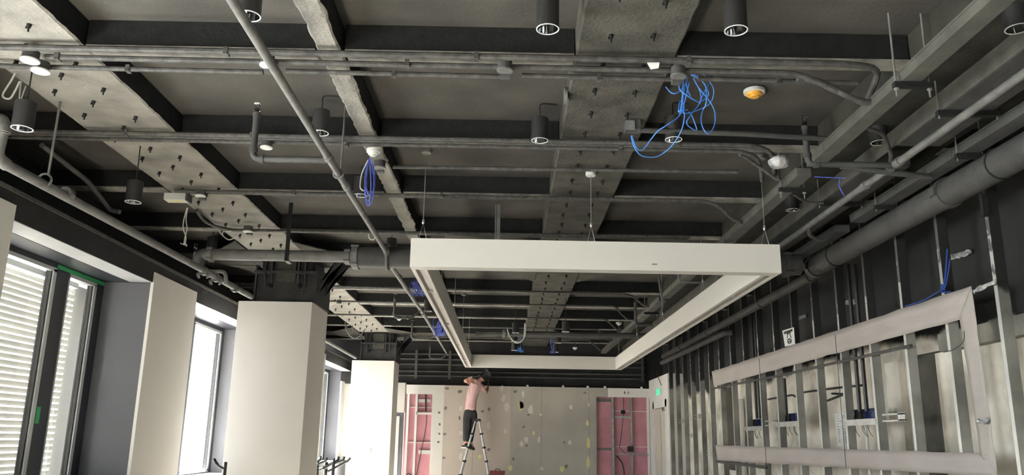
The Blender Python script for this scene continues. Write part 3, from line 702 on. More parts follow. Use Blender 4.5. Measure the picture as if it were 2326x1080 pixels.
# ---------------------------------------------------------------- sprinkler pipes
def collar(bm, p, axis, r, l): 
    a = Vector(axis).normalized()*l/2; cyl(bm, Vector(p)-a, Vector(p)+a, r, n=14)
t = thing('sprinkler_pipe', 'diagonal looking grey sprinkler pipe running away from top left to the light frame', 'pipe', (-1.2, 8, 3.4))
obj('near_pipe', tube(B(), [(-1.18, 0.3, 3.4), (-1.205, 5.1, 3.4), (-1.21, 7.86, 3.39)], .024, 14), 'pipe', t)
obj('far_pipe', tube(B(), [(-1.21, 8.06, 3.33), (-1.22, 12, 3.36), (-1.27, 17.6, 3.37)], .024, 14), 'pipe', t)
for y in (5.12, 5.75, 7.8, 8.3, 8.95, 11.6, 14.2):
    c = B(); collar(c, (-1.206 if y < 8 else -1.215, y, 3.4 if y < 8 else 3.35), (0, 1, 0), .031, .07); obj('coupling', c, 'pipe', t)
def head(p, t):
    b = B(); x, y, z = p
    lathe(b, [(.014, -.05), (.014, -.02), (.020, -.018), (.020, -.006), (.010, -.004), (.008, .004)], p, 10)
    tube(b, [(x-.012, y, z), (x-.016, y, z+.02), (x-.006, y, z+.035)], .003, 6); tube(b, [(x+.012, y, z), (x+.016, y, z+.02), (x+.006, y, z+.035)], .003, 6)
    lathe(b, [(.004, .033), (.024, .034), (.024, .038), (.004, .038)], p, 12)
    obj('sprinkler_head', b, 'chrome', t)
def drop(label, pts, top, r=.022):
    t = thing('sprinkler_drop', label, 'sprinkler', pts[0], 'upright sprinkler branches')
    obj('branch_pipe', tube(B(), bend(pts, .05), r, 12), 'pipe_dark', t)
    for i in range(1, len(pts)-1):
        for q in (pts[i-1], pts[i+1]):
            a = (Vector(q)-Vector(pts[i])).normalized(); c = B(); collar(c, Vector(pts[i])+a*.06, a, r*1.35, .03); obj('elbow_socket', c, 'pipe_dark', t)
    c = B(); collar(c, pts[-1], (0, 0, 1), r*1.2, .03); obj('reducer', c, 'pipe_dark', t)
    q = Vector(pts[-1]); head((q.x, q.y, q.z+.05), t)
y1 = 5.14; e = at(575, 348, y=y1); h = at(577, 262, y=y1)
drop('sprinkler branch with an elbow and upright head left of the diagonal pipe', [(-1.21, y1, 3.39), (e.x, y1, 3.39), (e.x, y1, h.z)], None)
p = at(2028, 376, x=2.65); e = at(1835, 376, y=p.y); h = at(1826, 292, y=p.y)
drop('sprinkler branch with a tall upright head in front of the right trunking', [(2.65, p.y, p.z), (e.x, p.y, p.z+.0), (e.x, p.y, h.z)], None)
for (px, py1, py2, Yy, xe, lab) in ((895, 722, 682, 11.3, -1.21, 'far sprinkler upright left of the light frame, the taller one'), (935, 770, 740, 14.0, -1.22, 'far sprinkler upright low beside the left end of the frame'), (976, 815, 790, 17.2, -1.25, 'farthest thin sprinkler upright near the end wall')):
    e = at(px, py1, y=Yy); h = at(px, py2, y=Yy)
    drop(lab, [(xe, Yy, 3.352), (xe, Yy, e.z) if abs(e.z-3.352) > .13 else (xe-.12, Yy, e.z), (e.x, Yy, e.z), (e.x, Yy, h.z)], None, .018)
e = at(1444, 738, y=11.2); h = at(1443, 690, y=11.2)
drop('far sprinkler elbow inside the light frame view beside the trunking', [(2.0, 11.2, e.z), (e.x, 11.2, e.z), (e.x, 11.2, h.z)], None, .02)
# left wall main
t = thing('sprinkler_main', 'long grey pipe sloping along the top of the window wall to the white column', 'pipe', (-3.04, 6, 3.2))
obj('pipe_length', tube(B(), [(-3.02, 4.62, 3.155), (-3.02, 8.0, 3.19), (-3.03, 9.54, 3.2)], .032, 14), 'pipe', t)
obj('pipe_length', tube(B(), [(-3.07, 10.45, 3.2), (-3.10, 16.85, 3.2)], .032, 14), 'pipe', t)
el = B(); tube(el, bend([(-3.02, 4.66, 3.155), (-3.02, 4.55, 3.17), (-2.99, 4.52, 3.34)], .06), .038, 14); collar(el, (-2.99, 4.52, 3.33), (0, 0, 1), .046, .04); tube(el, bend([(-2.99, 4.52, 3.30), (-2.99, 4.52, 3.39), (-3.6, 4.52, 3.40)], .07), .038, 14)
obj('elbow', el, 'pipe', t)
for y in (5.35, 7.95, 8.3, 8.9):
    c = B(); collar(c, (-3.022, y, 3.185), (0, 1, 0), .045, .06)
    if 7.9 < y < 8.4:
        for s in (-1, 1): cyl(c, (-3.022+s*.05, y-.02, 3.15), (-3.022+s*.05, y+.02, 3.13), .016, n=8)
        cyl(c, (-3.06, y, 3.11), (-3.06, y, 3.16), .010, n=8); cyl(c, (-2.98, y, 3.11), (-2.98, y, 3.16), .010, n=8)
    obj('grooved_coupling', c, 'pipe', t)
p = at(107, 415, x=-3.0)
hg = thing('pipe_hanger', 'threaded rod hanger holding the left wall pipe', 'hanger', (p.x, p.y, 3.2), 'threaded rod hangers')
obj('rod', tube(B(), [(-3.0, p.y, 3.23), (-3.0+.0, p.y-.0, ZS)], .008, 8), 'pipe', hg); b_ = B(); tube(b_, [(-3.02+.045*math.cos(a), p.y, 3.19+.045*math.sin(a)) for a in [k*math.pi/6 for k in range(13)]], .008, 6); obj('clamp', b_, 'pipe', hg)
p = at(775, 375, x=-1.19); p = Vector((-1.19, p.y, 3.42))
hg = thing('pipe_hanger', 'threaded rod hanger on the diagonal sprinkler pipe by the narrow beam', 'hanger', p, 'threaded rod hangers')
obj('rod', tube(B(), [(p.x, p.y, 3.44), (p.x, p.y, ZS)], .007, 8), 'pipe', hg); b_ = B(); tube(b_, [(-1.206+.034*math.cos(a), p.y, 3.4+.034*math.sin(a)) for a in [k*math.pi/6 for k in range(13)]], .008, 6); obj('clamp', b_, 'pipe', hg)
# transverse main
YP, ZP = 8.0, 3.365
t = thing('transverse_main', 'large grey pipe crossing behind the light frame with heavy couplings', 'pipe', (0, YP, ZP-.11))
xa = at(805, 585, y=YP).x; xl = at(478, 585, y=YP).x
obj('narrow_pipe', tube(B(), [(xl, YP, ZP), (xa-.03, YP, ZP)], .057, 20), 'pipe', t)
obj('wide_pipe', tube(B(), [(xa, YP, ZP), (2.93, YP, ZP)], .108, 24), 'pipe_dark', t)
def coupling(x, r, w):
    b = B(); lathe(b, [(r*.98, -w), (r*1.12, -w), (r*1.14, -w*.5), (r*1.14, w*.5), (r*1.12, w), (r*.98, w)], (x, YP, ZP), 24, axis='x')
    for a in (.6, 2.3, 3.9, 5.3): cyl(b, (x-w*1.2, YP+r*1.2*math.cos(a), ZP+r*1.2*math.sin(a)), (x+w*1.2, YP+r*1.2*math.cos(a), ZP+r*1.2*math.sin(a)), .014, n=8)
    return b
obj('coupling', coupling(at(790, 585, y=YP).x, .062, .025), 'pipe', t); obj('coupling', coupling(at(808, 585, y=YP).x, .108, .03), 'pipe', t)
obj('coupling', coupling(2.80, .108, .03), 'pipe_dark', t)
obj('elbow', tube(B(), bend([(xl+.02, YP, ZP), (xl-.10, YP, ZP), (xl-.12, YP, ZP-.13)], .09, 6), .06, 16), 'pipe', t)
obj('coupling', coupling(xl, .060, .022), 'pipe', t)
cl = B(); xc = -1.21
tube(cl, [(xc, YP+.125*math.cos(a), ZP+.125*math.sin(a)) for a in [k*2*math.pi/16 for k in range(17)]], .016, 6); cyl(cl, (xc, YP-.16, ZP+.03), (xc, YP-.1, ZP+.02), .034, n=12); obj('saddle_clamp', cl, 'pipe', t)
head((xl-.16, YP, ZP+.07), t); obj('test_riser', tube(B(), [(xl-.16, YP, ZP-.08), (xl-.16, YP, ZP+.02)], .014, 10), 'pipe', t)
p = at(655, 540, y=YP-.07)
hg = thing('strap_hanger', 'flat black strap hanging the transverse pipe from the slab above the column', 'hanger', (p.x, YP, ZP))
obj('strap', bx(p.x-.02, p.x+.02, YP-.075, YP-.068, ZP-.07, ZS-.01), 'rib', hg); obj('foot', bx(p.x-.02, p.x+.02, YP-.075, YP+.06, ZP-.072, ZP-.062), 'pipe', hg)
p = at(1132, 470, y=7.9)
hg = thing('strap_hanger', 'pair of flat grey hanger bars dropping behind the front of the light frame', 'hanger', (p.x, 7.9, 3.4))
obj('strap', bx(p.x-.012, p.x+.022, 7.84, 7.85, ZP+.05, ZS-.01), 'pipe', hg); obj('strap', bx(p.x-.03, p.x-.018, 7.84, 7.85, ZP+.05, ZS-.01), 'pipe', hg)
run('distant transverse pipe seen low inside the light frame view', [(-.55, 14.0, 3.385), (2.6, 14.0, 3.385)], .05, 'pipe_dark', name='distant_pipe')
b = B(); lathe(b, [(.06, -.03), (.07, -.02), (.07, .02), (.06, .03)], (-.05, 14.0, 3.385), 16, axis='x'); lathe(b, [(.07, -.02), (.08, -.01), (.08, .01), (.07, .02)], (.02, 14.0, 3.385), 16, axis='x')
one('pipe_coupling', b, 'pipe', 'flanged coupling on the distant transverse pipe', 'coupling')

# ---------------------------------------------------------------- trunking, trays and big pipe on the right
def trunk(x0, x1, z0, z1, segs, label, name='cable_trunking', m='tray'):
    t = thing(name, label, 'trunking', ((x0+x1)/2, segs[0][0], z0))
    for a, b in segs:
        q = B(); box(q, x0, x1, a, b, z0, z1); bmesh.ops.bevel(q, geom=q.edges[:], offset=.004, segments=1); obj('length', q, m, t)
        obj('lip', bx(x0-.005, x0, a, b, z1-.008, z1+.004), m, t)
        yy = a+2.0
        while yy < b-.3: obj('joint', bx(x0-.003, x1+.003, yy, yy+.05, z0-.003, z1-.004), m, t); yy += 2.6
    return t
trunk(2.085, 2.19, 3.50, 3.562, [(.5, 5.42), (5.62, 10.9), (11.1, 18.1)], 'lightest square cable trunking running away along the right of the ceiling')
trunk(2.575, 2.86, 3.55, 3.67, [(.5, 5.1), (5.5, 18.2)], 'wide dark cable tray, second from the middle of the room', 'cable_tray', 'pipe_dark')
trunk(2.935, 3.055, 3.468, 3.53, [(.5, 6.75), (7.05, 16)], 'slim grey cable tray directly above the big wall pipe', 'cable_tray', 'pipe_dark')
# grey upper face of wide tray side rail
one('tray_side_rail', bx(2.565, 2.573, .5, 18.2, 3.552, 3.668), 'tray', 'greenish grey side rail of the wide cable tray', 'rail')
for (Y, lab) in ((4.02, 'nearest strut hanger under the light trunking'), (5.9, 'second strut hanger under the light trunking near the smoke detector'), (8.9, 'third strut hanger under the light trunking'), (12.1, 'fourth strut hanger under the light trunking'), (15.0, 'farthest strut hanger under the light trunking')):
    hg = thing('strut_hanger', lab, 'hanger', (2.14, Y, 3.46), 'strut hangers under the trunking')
    obj('strut', bx(2.045, 2.255, Y-.018, Y+.018, 3.468, 3.498), 'rib', hg)
    for x in (2.058, 2.236):
        obj('threaded_rod', tube(B(), [(x, Y, 3.415), (x, Y, ZS)], .006, 8), 'pipe', hg); obj('nut', lathe(B(), [(.014, -.008), (.014, 0)], (x, Y, 3.464), 6), 'wire', hg)
for (Y, x0, x1, z, lab) in ((4.5, 2.53, 2.90, 3.545, 'nearest strut hanger under the wide dark tray'), (6.4, 2.53, 2.90, 3.545, 'second strut hanger under the wide dark tray'), (9.6, 2.53, 2.90, 3.545, 'third strut hanger under the wide dark tray'), (5.0, 2.90, 3.09, 3.462, 'nearest strut hanger under the slim tray'), (6.2, 2.90, 3.09, 3.462, 'second strut hanger under the slim tray')):
    hg = thing('strut_hanger', lab, 'hanger', ((x0+x1)/2, Y, z-.03), 'strut hangers under the dark trays')
    obj('strut', bx(x0, x1, Y-.018, Y+.018, z-.03, z), 'rib', hg)
    for x in (x0+.012, x1-.012): obj('threaded_rod', tube(B(), [(x, Y, z-.05), (x, Y, ZG-.002 if x < 3.2 and x > 2.28 else ZS)], .005, 8), 'pipe', hg)
t = thing('sprinkler_pipe', 'slim light grey pipe running away between the trays on the right', 'pipe', (2.65, 6, 3.46))
obj('near_pipe', tube(B(), [(2.65, .8, 3.485), (2.65, p.y*0+5.28, 3.488)], .026, 14), 'pipe', t); obj('far_pipe', tube(B(), [(2.65, 5.36, 3.488), (2.65, 17.5, 3.495)], .026, 14), 'pipe', t)
for y in (5.25, 5.40, 5.78):
    c = B(); collar(c, (2.65, y, 3.488), (0, 1, 0), .034, .07); obj('coupling', c, 'pipe', t)
obj('offset_elbow', tube(B(), bend([(2.65, 6.95, 3.47), (2.66, 6.97, 3.40), (2.78, 7.0, 3.36), (2.85, 7.0, 3.42)], .05), .018, 10), 'pipe_dark', t)
run('dark branch pipe crossing below the trays to the light grey pipe', [(2.3, 5.36, 3.49), (2.95, 5.42, 3.44)], .022, 'pipe_dark', name='branch_pipe')
run('bent dark conduit dropping between the trays beside a downlight', [(2.25, 4.9, 3.60), (2.42, 4.95, 3.58), (2.58, 5.2, 3.52), (2.62, 5.3, 3.51)], .014, 'conduit', name='conduit')
run('short dark conduit between the trays near the light frame corner', [at(1801, 440, z=3.52), at(1830, 460, z=3.50), at(1870, 462, z=3.5)], .012, 'conduit', name='conduit')
XP, ZB = 3.125, 3.365
t = thing('drain_main', 'thick charcoal pipe running along the stud wall at the upper right', 'pipe', (XP, 6, ZB-.1))
obj('pipe_length', tube(B(), [(XP, .8, ZB), (XP, 5.5, ZB)], .1, 28), 'pipe_dark', t); obj('pipe_length', tube(B(), [(XP, 5.56, ZB), (XP, 8.05, ZB)], .1, 28), 'pipe_dark', t)
def couply(y, r, w):
    b = B(); lathe(b, [(r*.98, -w), (r*1.12, -w), (r*1.14, -w*.5), (r*1.14, w*.5), (r*1.12, w), (r*.98, w)], (XP, y, ZB), 24, axis='y')
    for s in (-1, 1): box(b, XP+s*r*1.1-.015, XP+s*r*1.1+.015, y-w, y+w, ZB-.03, ZB+.03)
    return b
obj('coupling', couply(5.53, .1, .035), 'pipe_dark', t); obj('coupling', couply(8.08, .1, .04), 'pipe_dark', t)
for y in (4.9, 7.55):
    b_ = B(); tube(b_, [(XP+.104*math.cos(a), y, ZB+.104*math.sin(a)) for a in [k*2*math.pi/20 for k in range(21)]], .006, 6); obj('hoop', b_, 'rib', t)
obj('reduced_pipe', tube(B(), [(XP, 8.1, 3.30), (XP, 14.3, 3.275), (XP, 16.3, 3.27)], .052, 16), 'pipe_dark', t)
for y in (8.25, 9.9, 12.6, 14.6): obj('reduced_coupling', lathe(B(), [(.052, -.03), (.062, -.03), (.062, .03), (.052, .03)], (XP, y, 3.295-(y-8)*.004), 16, axis='y'), 'pipe_dark', t)
a = at(1647, 756, x=XP)
run('lower charcoal pipe parallel to the wall main, starting beside the stud wall', [(XP+.09, a.y-.03, a.z+.0), (XP, a.y, a.z), (XP, 16.5, 3.165)], .045, 'pipe_dark', .06, 'wall_pipe')
p = at(2232, 440, x=3.2)
one('pipe_bracket', bx(3.19, 3.23, p.y, p.y+.03, 3.12, 3.275), 'rib', 'stub bracket under the thick charcoal pipe at the right edge', 'bracket')
cab = [at(1495, 620, y=8.9), at(1500, 660, y=8.9), at(1505, 690, y=8.92), at(1498, 730, y=8.9)]
one('flexible_conduit', tube(B(), smooth(cab, 5), .012, 8), 'tray', 'light flexible conduit hanging down inside the light frame beside its right side', 'conduit')
# conduits along the black far wall
for k, z in enumerate((3.52, 3.40, 3.28, 3.12, 3.02)):
    run('%s horizontal black conduit from the top of the far black wall' % ORD[k], [(-3.3, YF+.2, z), (3.2, YF+.2, z)], .02, 'pipe_dark', name='wall_conduit', group='black conduits on the far wall')
for k, px in enumerate((943, 1020, 1462)):
    x = far(px, 840).x
    one('wall_bracket', bx(x-.03, x+.03, YF+.15, YF+.17, 2.95, 3.6), 'pipe_dark', ('vertical black bracket on the far wall, left end', 'vertical black bracket on the far wall behind the person', 'vertical black bracket on the far wall, right end')[k], 'bracket')

# ---------------------------------------------------------------- cables
def poly(zx, zy, f, pts): return [(zx+a/f, zy+b/f) for a, b in pts]
rc = random.Random(21)
def strand(bm, pp, Y, r, dy=.05):
    base = rc.uniform(-dy, dy); ph = rc.uniform(0, 6)
    P = [at(px, py, y=Y+base+dy*.6*math.sin(ph+i*1.1)) for i, (px, py) in enumerate(pp)]
    tube(bm, smooth(P, 5), r, 7)
A = [[(355,280),(430,300),(500,400),(515,470),(440,525),(380,505),(270,430),(250,380),(275,325)],
     [(355,285),(450,265),(520,330),(565,420),(545,520),(480,575),(330,630),(240,610),(330,600)],
     [(380,310),(430,400),(520,510),(575,620),(570,740),(520,815),(470,770),(450,680),(470,590)],
     [(130,390),(180,445),(240,440),(310,360),(330,300)],
     [(310,360),(290,480),(260,640),(150,730),(60,790),(0,860),(-80,960),(-140,940),(-180,830)],
     [(345,350),(290,580),(300,650),(270,790),(180,930),(80,1010),(0,1030),(-100,1010),(-160,930),(-185,840)],
     [(380,310),(440,430),(440,530),(360,640),(320,710),(340,750),(400,785),(410,770),(370,660),(340,620)],
     [(560,260),(570,290),(500,400),(450,500),(440,540)], [(250,560),(260,520),(290,540),(295,600),(250,620),(250,560)],
     [(315,350),(330,420),(355,475)], [(290,300),(285,420),(270,560),(255,650)], [(360,280),(480,360),(500,480),(490,560),(470,590)]]
b = B()
for s in A: strand(b, poly(1480, 100, 4, s), 4.55, .0033, .07)
ct = one('network_cable', b, 'blue', 'tangle of bright blue network cable hanging from the round box by the middle girder', 'cable', 'blue network cables')
def loops(px, py, w, h, n, Y, label, m='blue_d', r=.0034, tail=None):
    b = B()
    for k in range(n):
        ww = w*rc.uniform(.35, 1); hh = h*rc.uniform(.7, 1); ox = rc.uniform(-.15, .15)*w
        pts = [(px+ox*.3, py), (px-ww/2+ox, py+hh*.35), (px-ww/2+ox, py+hh*.8), (px+ox, py+hh), (px+ww/2+ox, py+hh*.8), (px+ww/2+ox, py+hh*.35), (px+ox*.3+2, py)]
        strand(b, pts, Y, r, .04)
    return one('network_cable', b, m, label, 'cable', 'blue network cables')
Yb = at(838, 362, z=3.66).y-.04
loops(838, 360, 22, 116, 5, Yb, 'long dark blue cable loop hanging by the narrow beam')
b = B(); strand(b, [(836, 364), (822, 395), (818, 425), (826, 434)], Yb-.05, .0045, .02); one('cable', b, 'cable_w', 'pale cable end beside the long dark blue loop', 'cable')
def tangle(px, py, w, h, n, Y, label, m='blue_d', r=.0034, up_=36):
    b = B()
    strand(b, [(px, py-up_), (px+1, py-up_*.5), (px, py+4)], Y, r, .0)
    for k in range(n):
        q = [(px+rc.uniform(-2, 2), py)]
        for j in range(6): q.append((px+rc.uniform(-.5, .5)*w+(j-2.5)*w*.08, py+h*(.15+.85*abs(math.sin(j*1.1+k)))*rc.uniform(.75, 1)))
        strand(b, q, Y, r, .05)
    return one('network_cable', b, m, label, 'cable', 'blue network cables')
tangle(950, 632, 30, 44, 6, 9.75, 'dark blue cable bundle behind the front left corner of the light frame')
tangle(1000, 722, 24, 46, 6, 12.74, 'dark blue cable bundle behind the left side of the light frame, farther one')
tangle(1182, 790, 16, 12, 5, 15.5, 'bright blue cable bundle just above the far side of the light frame', 'blue')
tangle(1256, 797, 14, 8, 4, 15.5, 'second small dark blue bundle above the far side of the light frame', 'blue_d')
b = B(); strand(b, [(1258, 750), (1252, 770), (1252, 785), (1256, 802)], 14.6, .008, .02); one('cable', b, 'blue_d', 'single blue cable dropping to the far side of the light frame', 'cable')
b = B(); strand(b, [(1152, 748), (1158, 765), (1170, 778), (1185, 775), (1193, 760), (1193, 735)], 13.2, .009, .02); strand(b, [(1152, 748), (1160, 768), (1172, 780), (1188, 772), (1192, 735)], 13.2, .007, .02); one('cable', b, 'cable_w', 'white cable loop hanging over the far downlights', 'cable')
b = B(); strand(b, [(1920, 405), (1890, 404), (1850, 402)], 5.6, .004, .01); strand(b, [(1907, 406), (1907, 425), (1918, 445)], 5.7, .004, .01); one('cable', b, 'blue_d', 'thin blue cable draped over the trays on the right', 'cable')
b = B(); Yl = 4.62
strand(b, poly(0, 60, 4, [(190,320),(110,480),(30,610),(40,650),(90,655),(130,600),(180,500)]), Yl, .006, .01)
one('cable', b, 'cable_w', 'grey white cable loop at the far left under the cover plates', 'cable')
b = B(); strand(b, poly(0, 60, 4, [(275,385),(210,450),(185,560),(172,735)]), Yl+.2, .006, .01); strand(b, poly(0, 60, 4, [(235,540),(200,640),(175,735)]), Yl+.2, .004, .01)
one('cable', b, 'cable_w', 'grey white cable dropping into the leftmost downlight', 'cable')
b = B(); Yc = at(420, 470, z=3.62).y
strand(b, poly(270, 360, 4, [(620,450),(590,560),(585,640),(610,720),(600,790)]), Yc, .005, .01); strand(b, poly(270, 360, 4, [(625,450),(610,560),(620,640),(600,720),(590,790)]), Yc, .005, .01)
strand(b, poly(270, 360, 4, [(600,770),(575,780),(560,770)]), Yc, .004, .01); strand(b, poly(270, 360, 4, [(600,770),(615,790),(610,800)]), Yc, .006, .01)
one('cable', b, 'cable_w', 'pair of pale wires hanging with loose ends under the white gear box', 'cable')
b = B(); strand(b, poly(270, 360, 4, [(690,345),(600,350),(500,325),(440,280)]), Yc-.0, .004, .01); strand(b, poly(270, 360, 4, [(690,325),(600,320),(500,300),(440,275),(330,200),(170,85)]), Yc+.05, .004, .01)
one('cable', b, 'cable_k', 'thin black wires draped along the left girder edge', 'cable')
b = B(); Yd = at(540, 530, z=3.66).y
strand(b, poly(420, 460, 4, [(500,275),(450,320),(400,340),(350,310),(310,260)]), Yd, .006, .01); strand(b, poly(420, 460, 4, [(350,310),(345,270),(420,260)]), Yd, .005, .01)
one('cable', b, 'cable_w', 'white cable loop under the girder left of the transverse pipe strap', 'cable')
b = B(); strand(b, poly(700, 700, 4, [(335,130),(345,200),(400,270),(450,270),(500,220),(520,190)]), 13.5, .009, .01); strand(b, poly(700, 700, 4, [(345,150),(380,235),(410,190),(400,160)]), 13.5, .007, .01)
one('cable', b, 'pipe', 'grey cable loop behind the big column top', 'cable')
b = B(); strand(b, poly(700, 460, 4, [(610,320),(590,340),(560,330),(550,300),(555,285)]), 7.6, .006, .005); one('cable', b, 'cable_w', 'small white wire hook beside the diagonal pipe', 'cable')
b = B(); strand(b, poly(700, 460, 4, [(240,920),(190,940),(150,960),(110,930)]), 11.6, .006, .005); one('cable', b, 'cable_w', 'small white wire on the far left girder beside the big column', 'cable')

# ---------------------------------------------------------------- stud wall on the right
ys = []
y = 4.65
while y < 16.5: ys.append(y); y += .6555
sp_ = None
for k, y in enumerate(ys):
    lab = 'galvanised wall stud, %s from the right edge of the photo' % ORD[max(k-1, 0)] if k else 'galvanised wall stud just beyond the right edge of the photo'
    if sp_ is None:
        t = thing('wall_stud', lab, 'stud', (XS, y, 0), 'studs of the right wall'); ztop = 3.66
        obj('web', bx(XS+.001, XS+.078, y, y+.0025, 0, ztop), 'stud', t)
        f = B(); box(f, XS, XS+.0018, y, y+.038, 0, ztop); box(f, XS, XS+.012, y+.036, y+.038, 0, ztop); obj('front_flange', f, 'studedge', t)
        f = B(); box(f, XS+.076, XS+.078, y, y+.036, 0, ztop); obj('rear_flange', f, 'stud', t)
        sp_ = t
    else:
        c = dup(sp_, (0, y-ys[0], 0)); c['label'] = lab
one('top_track', bx(XS-.003, XS+.105, 4.4, 16.6, 3.662, 3.70), 'stud', 'steel head track holding the tops of the wall studs', 'track')
def xw(px, py, x=XB): return at(px, py, x=x)
# dark sheets painting recess shade, and pilasters of the back wall
w = B(); p0 = xw(2092, 775); p1 = xw(2150, 775); zb = xw(2110, 1030).z
for (pa, pb, za, zc, lab) in ((2076, 2148, 795, 1030, 'dark sheet painted as tall recess shade behind the studs near the right'),):
    a = xw(pb, za); b = xw(pa, za); 
    one('recess_shade_sheet', bx(XB-.012, XB-.002, a.y, b.y, zb-.6, a.z), 'recess_shade', lab, 'recess')
a = xw(1640, 885); b = xw(1674, 885)
one('recess_shade_sheet', bx(XB-.012, XB-.002, b.y, a.y, 1.2, a.z), 'recess_shade', 'dark sheet painted as recess shade behind the far end of the paper rectangle', 'recess')
p = xw(1700, 900)
a = xw(1703, 905); b = xw(1676, 905)
one('drain_stack', tube(B(), [(XB-.07, (a.y+b.y)/2, 0), (XB-.07, (a.y+b.y)/2, a.z)], .07, 16), 'plaster2', 'pale vertical pipe behind the studs next to the far dark recess', 'pipe')
q = B(); a = xw(2290, 730); 
box(q, XB-.10, XB-.002, 3.9, xw(2160, 790).y, 2.36, 2.50)
one('concrete_ledge', q, 'concrete_dk', 'rough horizontal concrete ledge above the recess at the right', 'ledge')
rp_ = random.Random(9)
for k, (pa, pb, lab) in enumerate(((2150, 2185, 'pale concrete rib right of the near recess'), (2030, 2062, 'concrete rib left of the near recess'))):
    a = xw(pb, 900); b = xw(pa, 900)
    one('concrete_rib', bx(XB-.06, XB-.003, a.y, b.y, 0, 2.36), 'backwall', lab, 'wall rib')
# stud wall fittings
def onstud(px, py, x=XS): return at(px, py, x=x)
def vconduit(pa, pb, label, x=3.30, r=.019):
    a = at(*pa, x=x); b = at(*pb, x=x); y = (a.y+b.y)/2
    run(label, [(x, y, b.z), (x, y, a.z)], r, 'cable_k', name='riser_conduit', group='black conduit drops in the stud wall')
vconduit((1928, 600), (1950, 935), 'left one of the black conduit pair dropping to the open switch box')
vconduit((1943, 600), (1966, 935), 'middle black conduit dropping to the open switch box')
vconduit((1781, 860), (1787, 945), 'black conduit dropping to the double box in the middle bay')
vconduit((1709, 700), (1716, 952), 'left black conduit dropping to the far box')
vconduit((1716, 700), (1724, 952), 'right black conduit dropping to the far box')
def sbox(px0, px1, py0, py1, label, bar=True):
    x = 3.30; a = at(px0, py0, x=x); b = at(px1, py0, x=x); c = at(px0, py1, x=x)
    y0, y1 = min(a.y, b.y), max(a.y, b.y); z1 = (a.z+b.z)/2; z0 = z1-.09
    t = thing('electrical_box', label, 'electrical box', (x, (y0+y1)/2, z0), 'open boxes in the stud wall')
    n = 2 if y1-y0 > .3 else 1
    for k in range(2):
        u = y0+(y1-y0)*(k*.5+.06); v = u+(y1-y0)*.38
        f = B(); box(f, x, x+.045, u, u+.004, z0, z1); box(f, x, x+.045, v-.004, v, z0, z1); box(f, x, x+.045, u, v, z0, z0+.004); box(f, x, x+.045, u, v, z1-.004, z1); box(f, x+.043, x+.045, u, v, z0, z1)
        obj('back_box', f, 'cable_k' if k else 'box_blue', t)
    wr = B(); 
    for q in range(4):
        yy = y0+(y1-y0)*rp_.uniform(.2, .8); tube(wr, smooth([(x+.03, yy, z0+.05), (x-.01, yy+.01, z0+.03), (x-.02, yy-.02, z0-.10), (x+.0, yy-.05, z0-.16)], 4), .003, 6)
    obj('loose_wires', wr, 'cable_k', t)
    if bar:
        f = B(); box(f, XS-.006, XS-.002, y0-.08, y1+.08, z0-.06, z0-.005); obj('support_bar', f, 'galv', t)
sbox(1925, 1992, 930, 960, 'open blue and black switch boxes on a bright metal bar between two studs')
sbox(1776, 1814, 940, 962, 'double black box on a metal bar in the middle bay')
sbox(1703, 1732, 953, 975, 'far black box with dangling wires on a metal bar')
a = at(1962, 962, x=3.34); b = at(1975, 1025, x=3.34)
run('bright white conduit stub running down from the bar of the open switch boxes', [(3.34, (a.y+b.y)/2, a.z), (3.34, (a.y+b.y)/2, .2)], .012, 'cable_w', name='riser_conduit')
def bracket(px0, px1, py, label):
    a = at(px0, py, x=XS+.01); b = at(px1, py, x=XS+.01); y0, y1 = sorted((a.y, b.y)); z = (a.z+b.z)/2
    f = B(); box(f, XS+.01, XS+.016, y0, y0+(y1-y0)*.3, z-.03, z+.03); box(f, XS+.01, XS+.016, y0, y1, z+.02, z+.034); box(f, XS+.01, XS+.016, y0, y1, z-.034, z-.02)
    one('wall_bracket', f, 'galv', label, 'bracket')
bracket(2004, 2056, 949, 'forked galvanised wall bracket right of the switch boxes')
bracket(1738, 1766, 962, 'forked galvanised wall bracket between the two far boxes')
bracket(1540, 1556, 957, 'small bracket high in the far stud bays')
bracket(1576, 1592, 947, 'small bracket in the far stud bays, highest one')
bracket(1557, 1574, 990, 'small bracket in the far stud bays, lowest middle one')
bracket(1604, 1622, 1030, 'small bracket left of the paper rectangle near the bottom')
# black conduit pieces behind
for pts, lab in (([(1826,892),(1900,882),(1958,876)], 'black horizontal flexible conduit behind the studs, upper'), ([(1876,912),(1918,896),(1890,895)], 'short crossed black conduit ends above the pinned sheet'), ([(1745,908),(1800,898),(1812,905)], 'black conduit loop above the middle double box')):
    run(lab, [at(a, b, x=3.606) for a, b in pts], .012, 'cable_k', .05, 'flexible_conduit')
pa = at(1622, 883, x=3.22); pb = at(2070, 786, x=3.22)
run('long grey and black tube lashed across the studs under the top paper band', [pa, (3.225, (pa.y+pb.y)/2, (pa.z+pb.z)/2-.015), pb], .014, 'pipe_dark', .3, 'lashed_tube')
pa = at(1628, 1049, x=3.22); pb = at(1742, 1063, x=3.22)
run('dark tube across the studs under the lower paper band at its far end', [pa, pb], .02, 'pipe_dark', .3, 'lashed_tube')
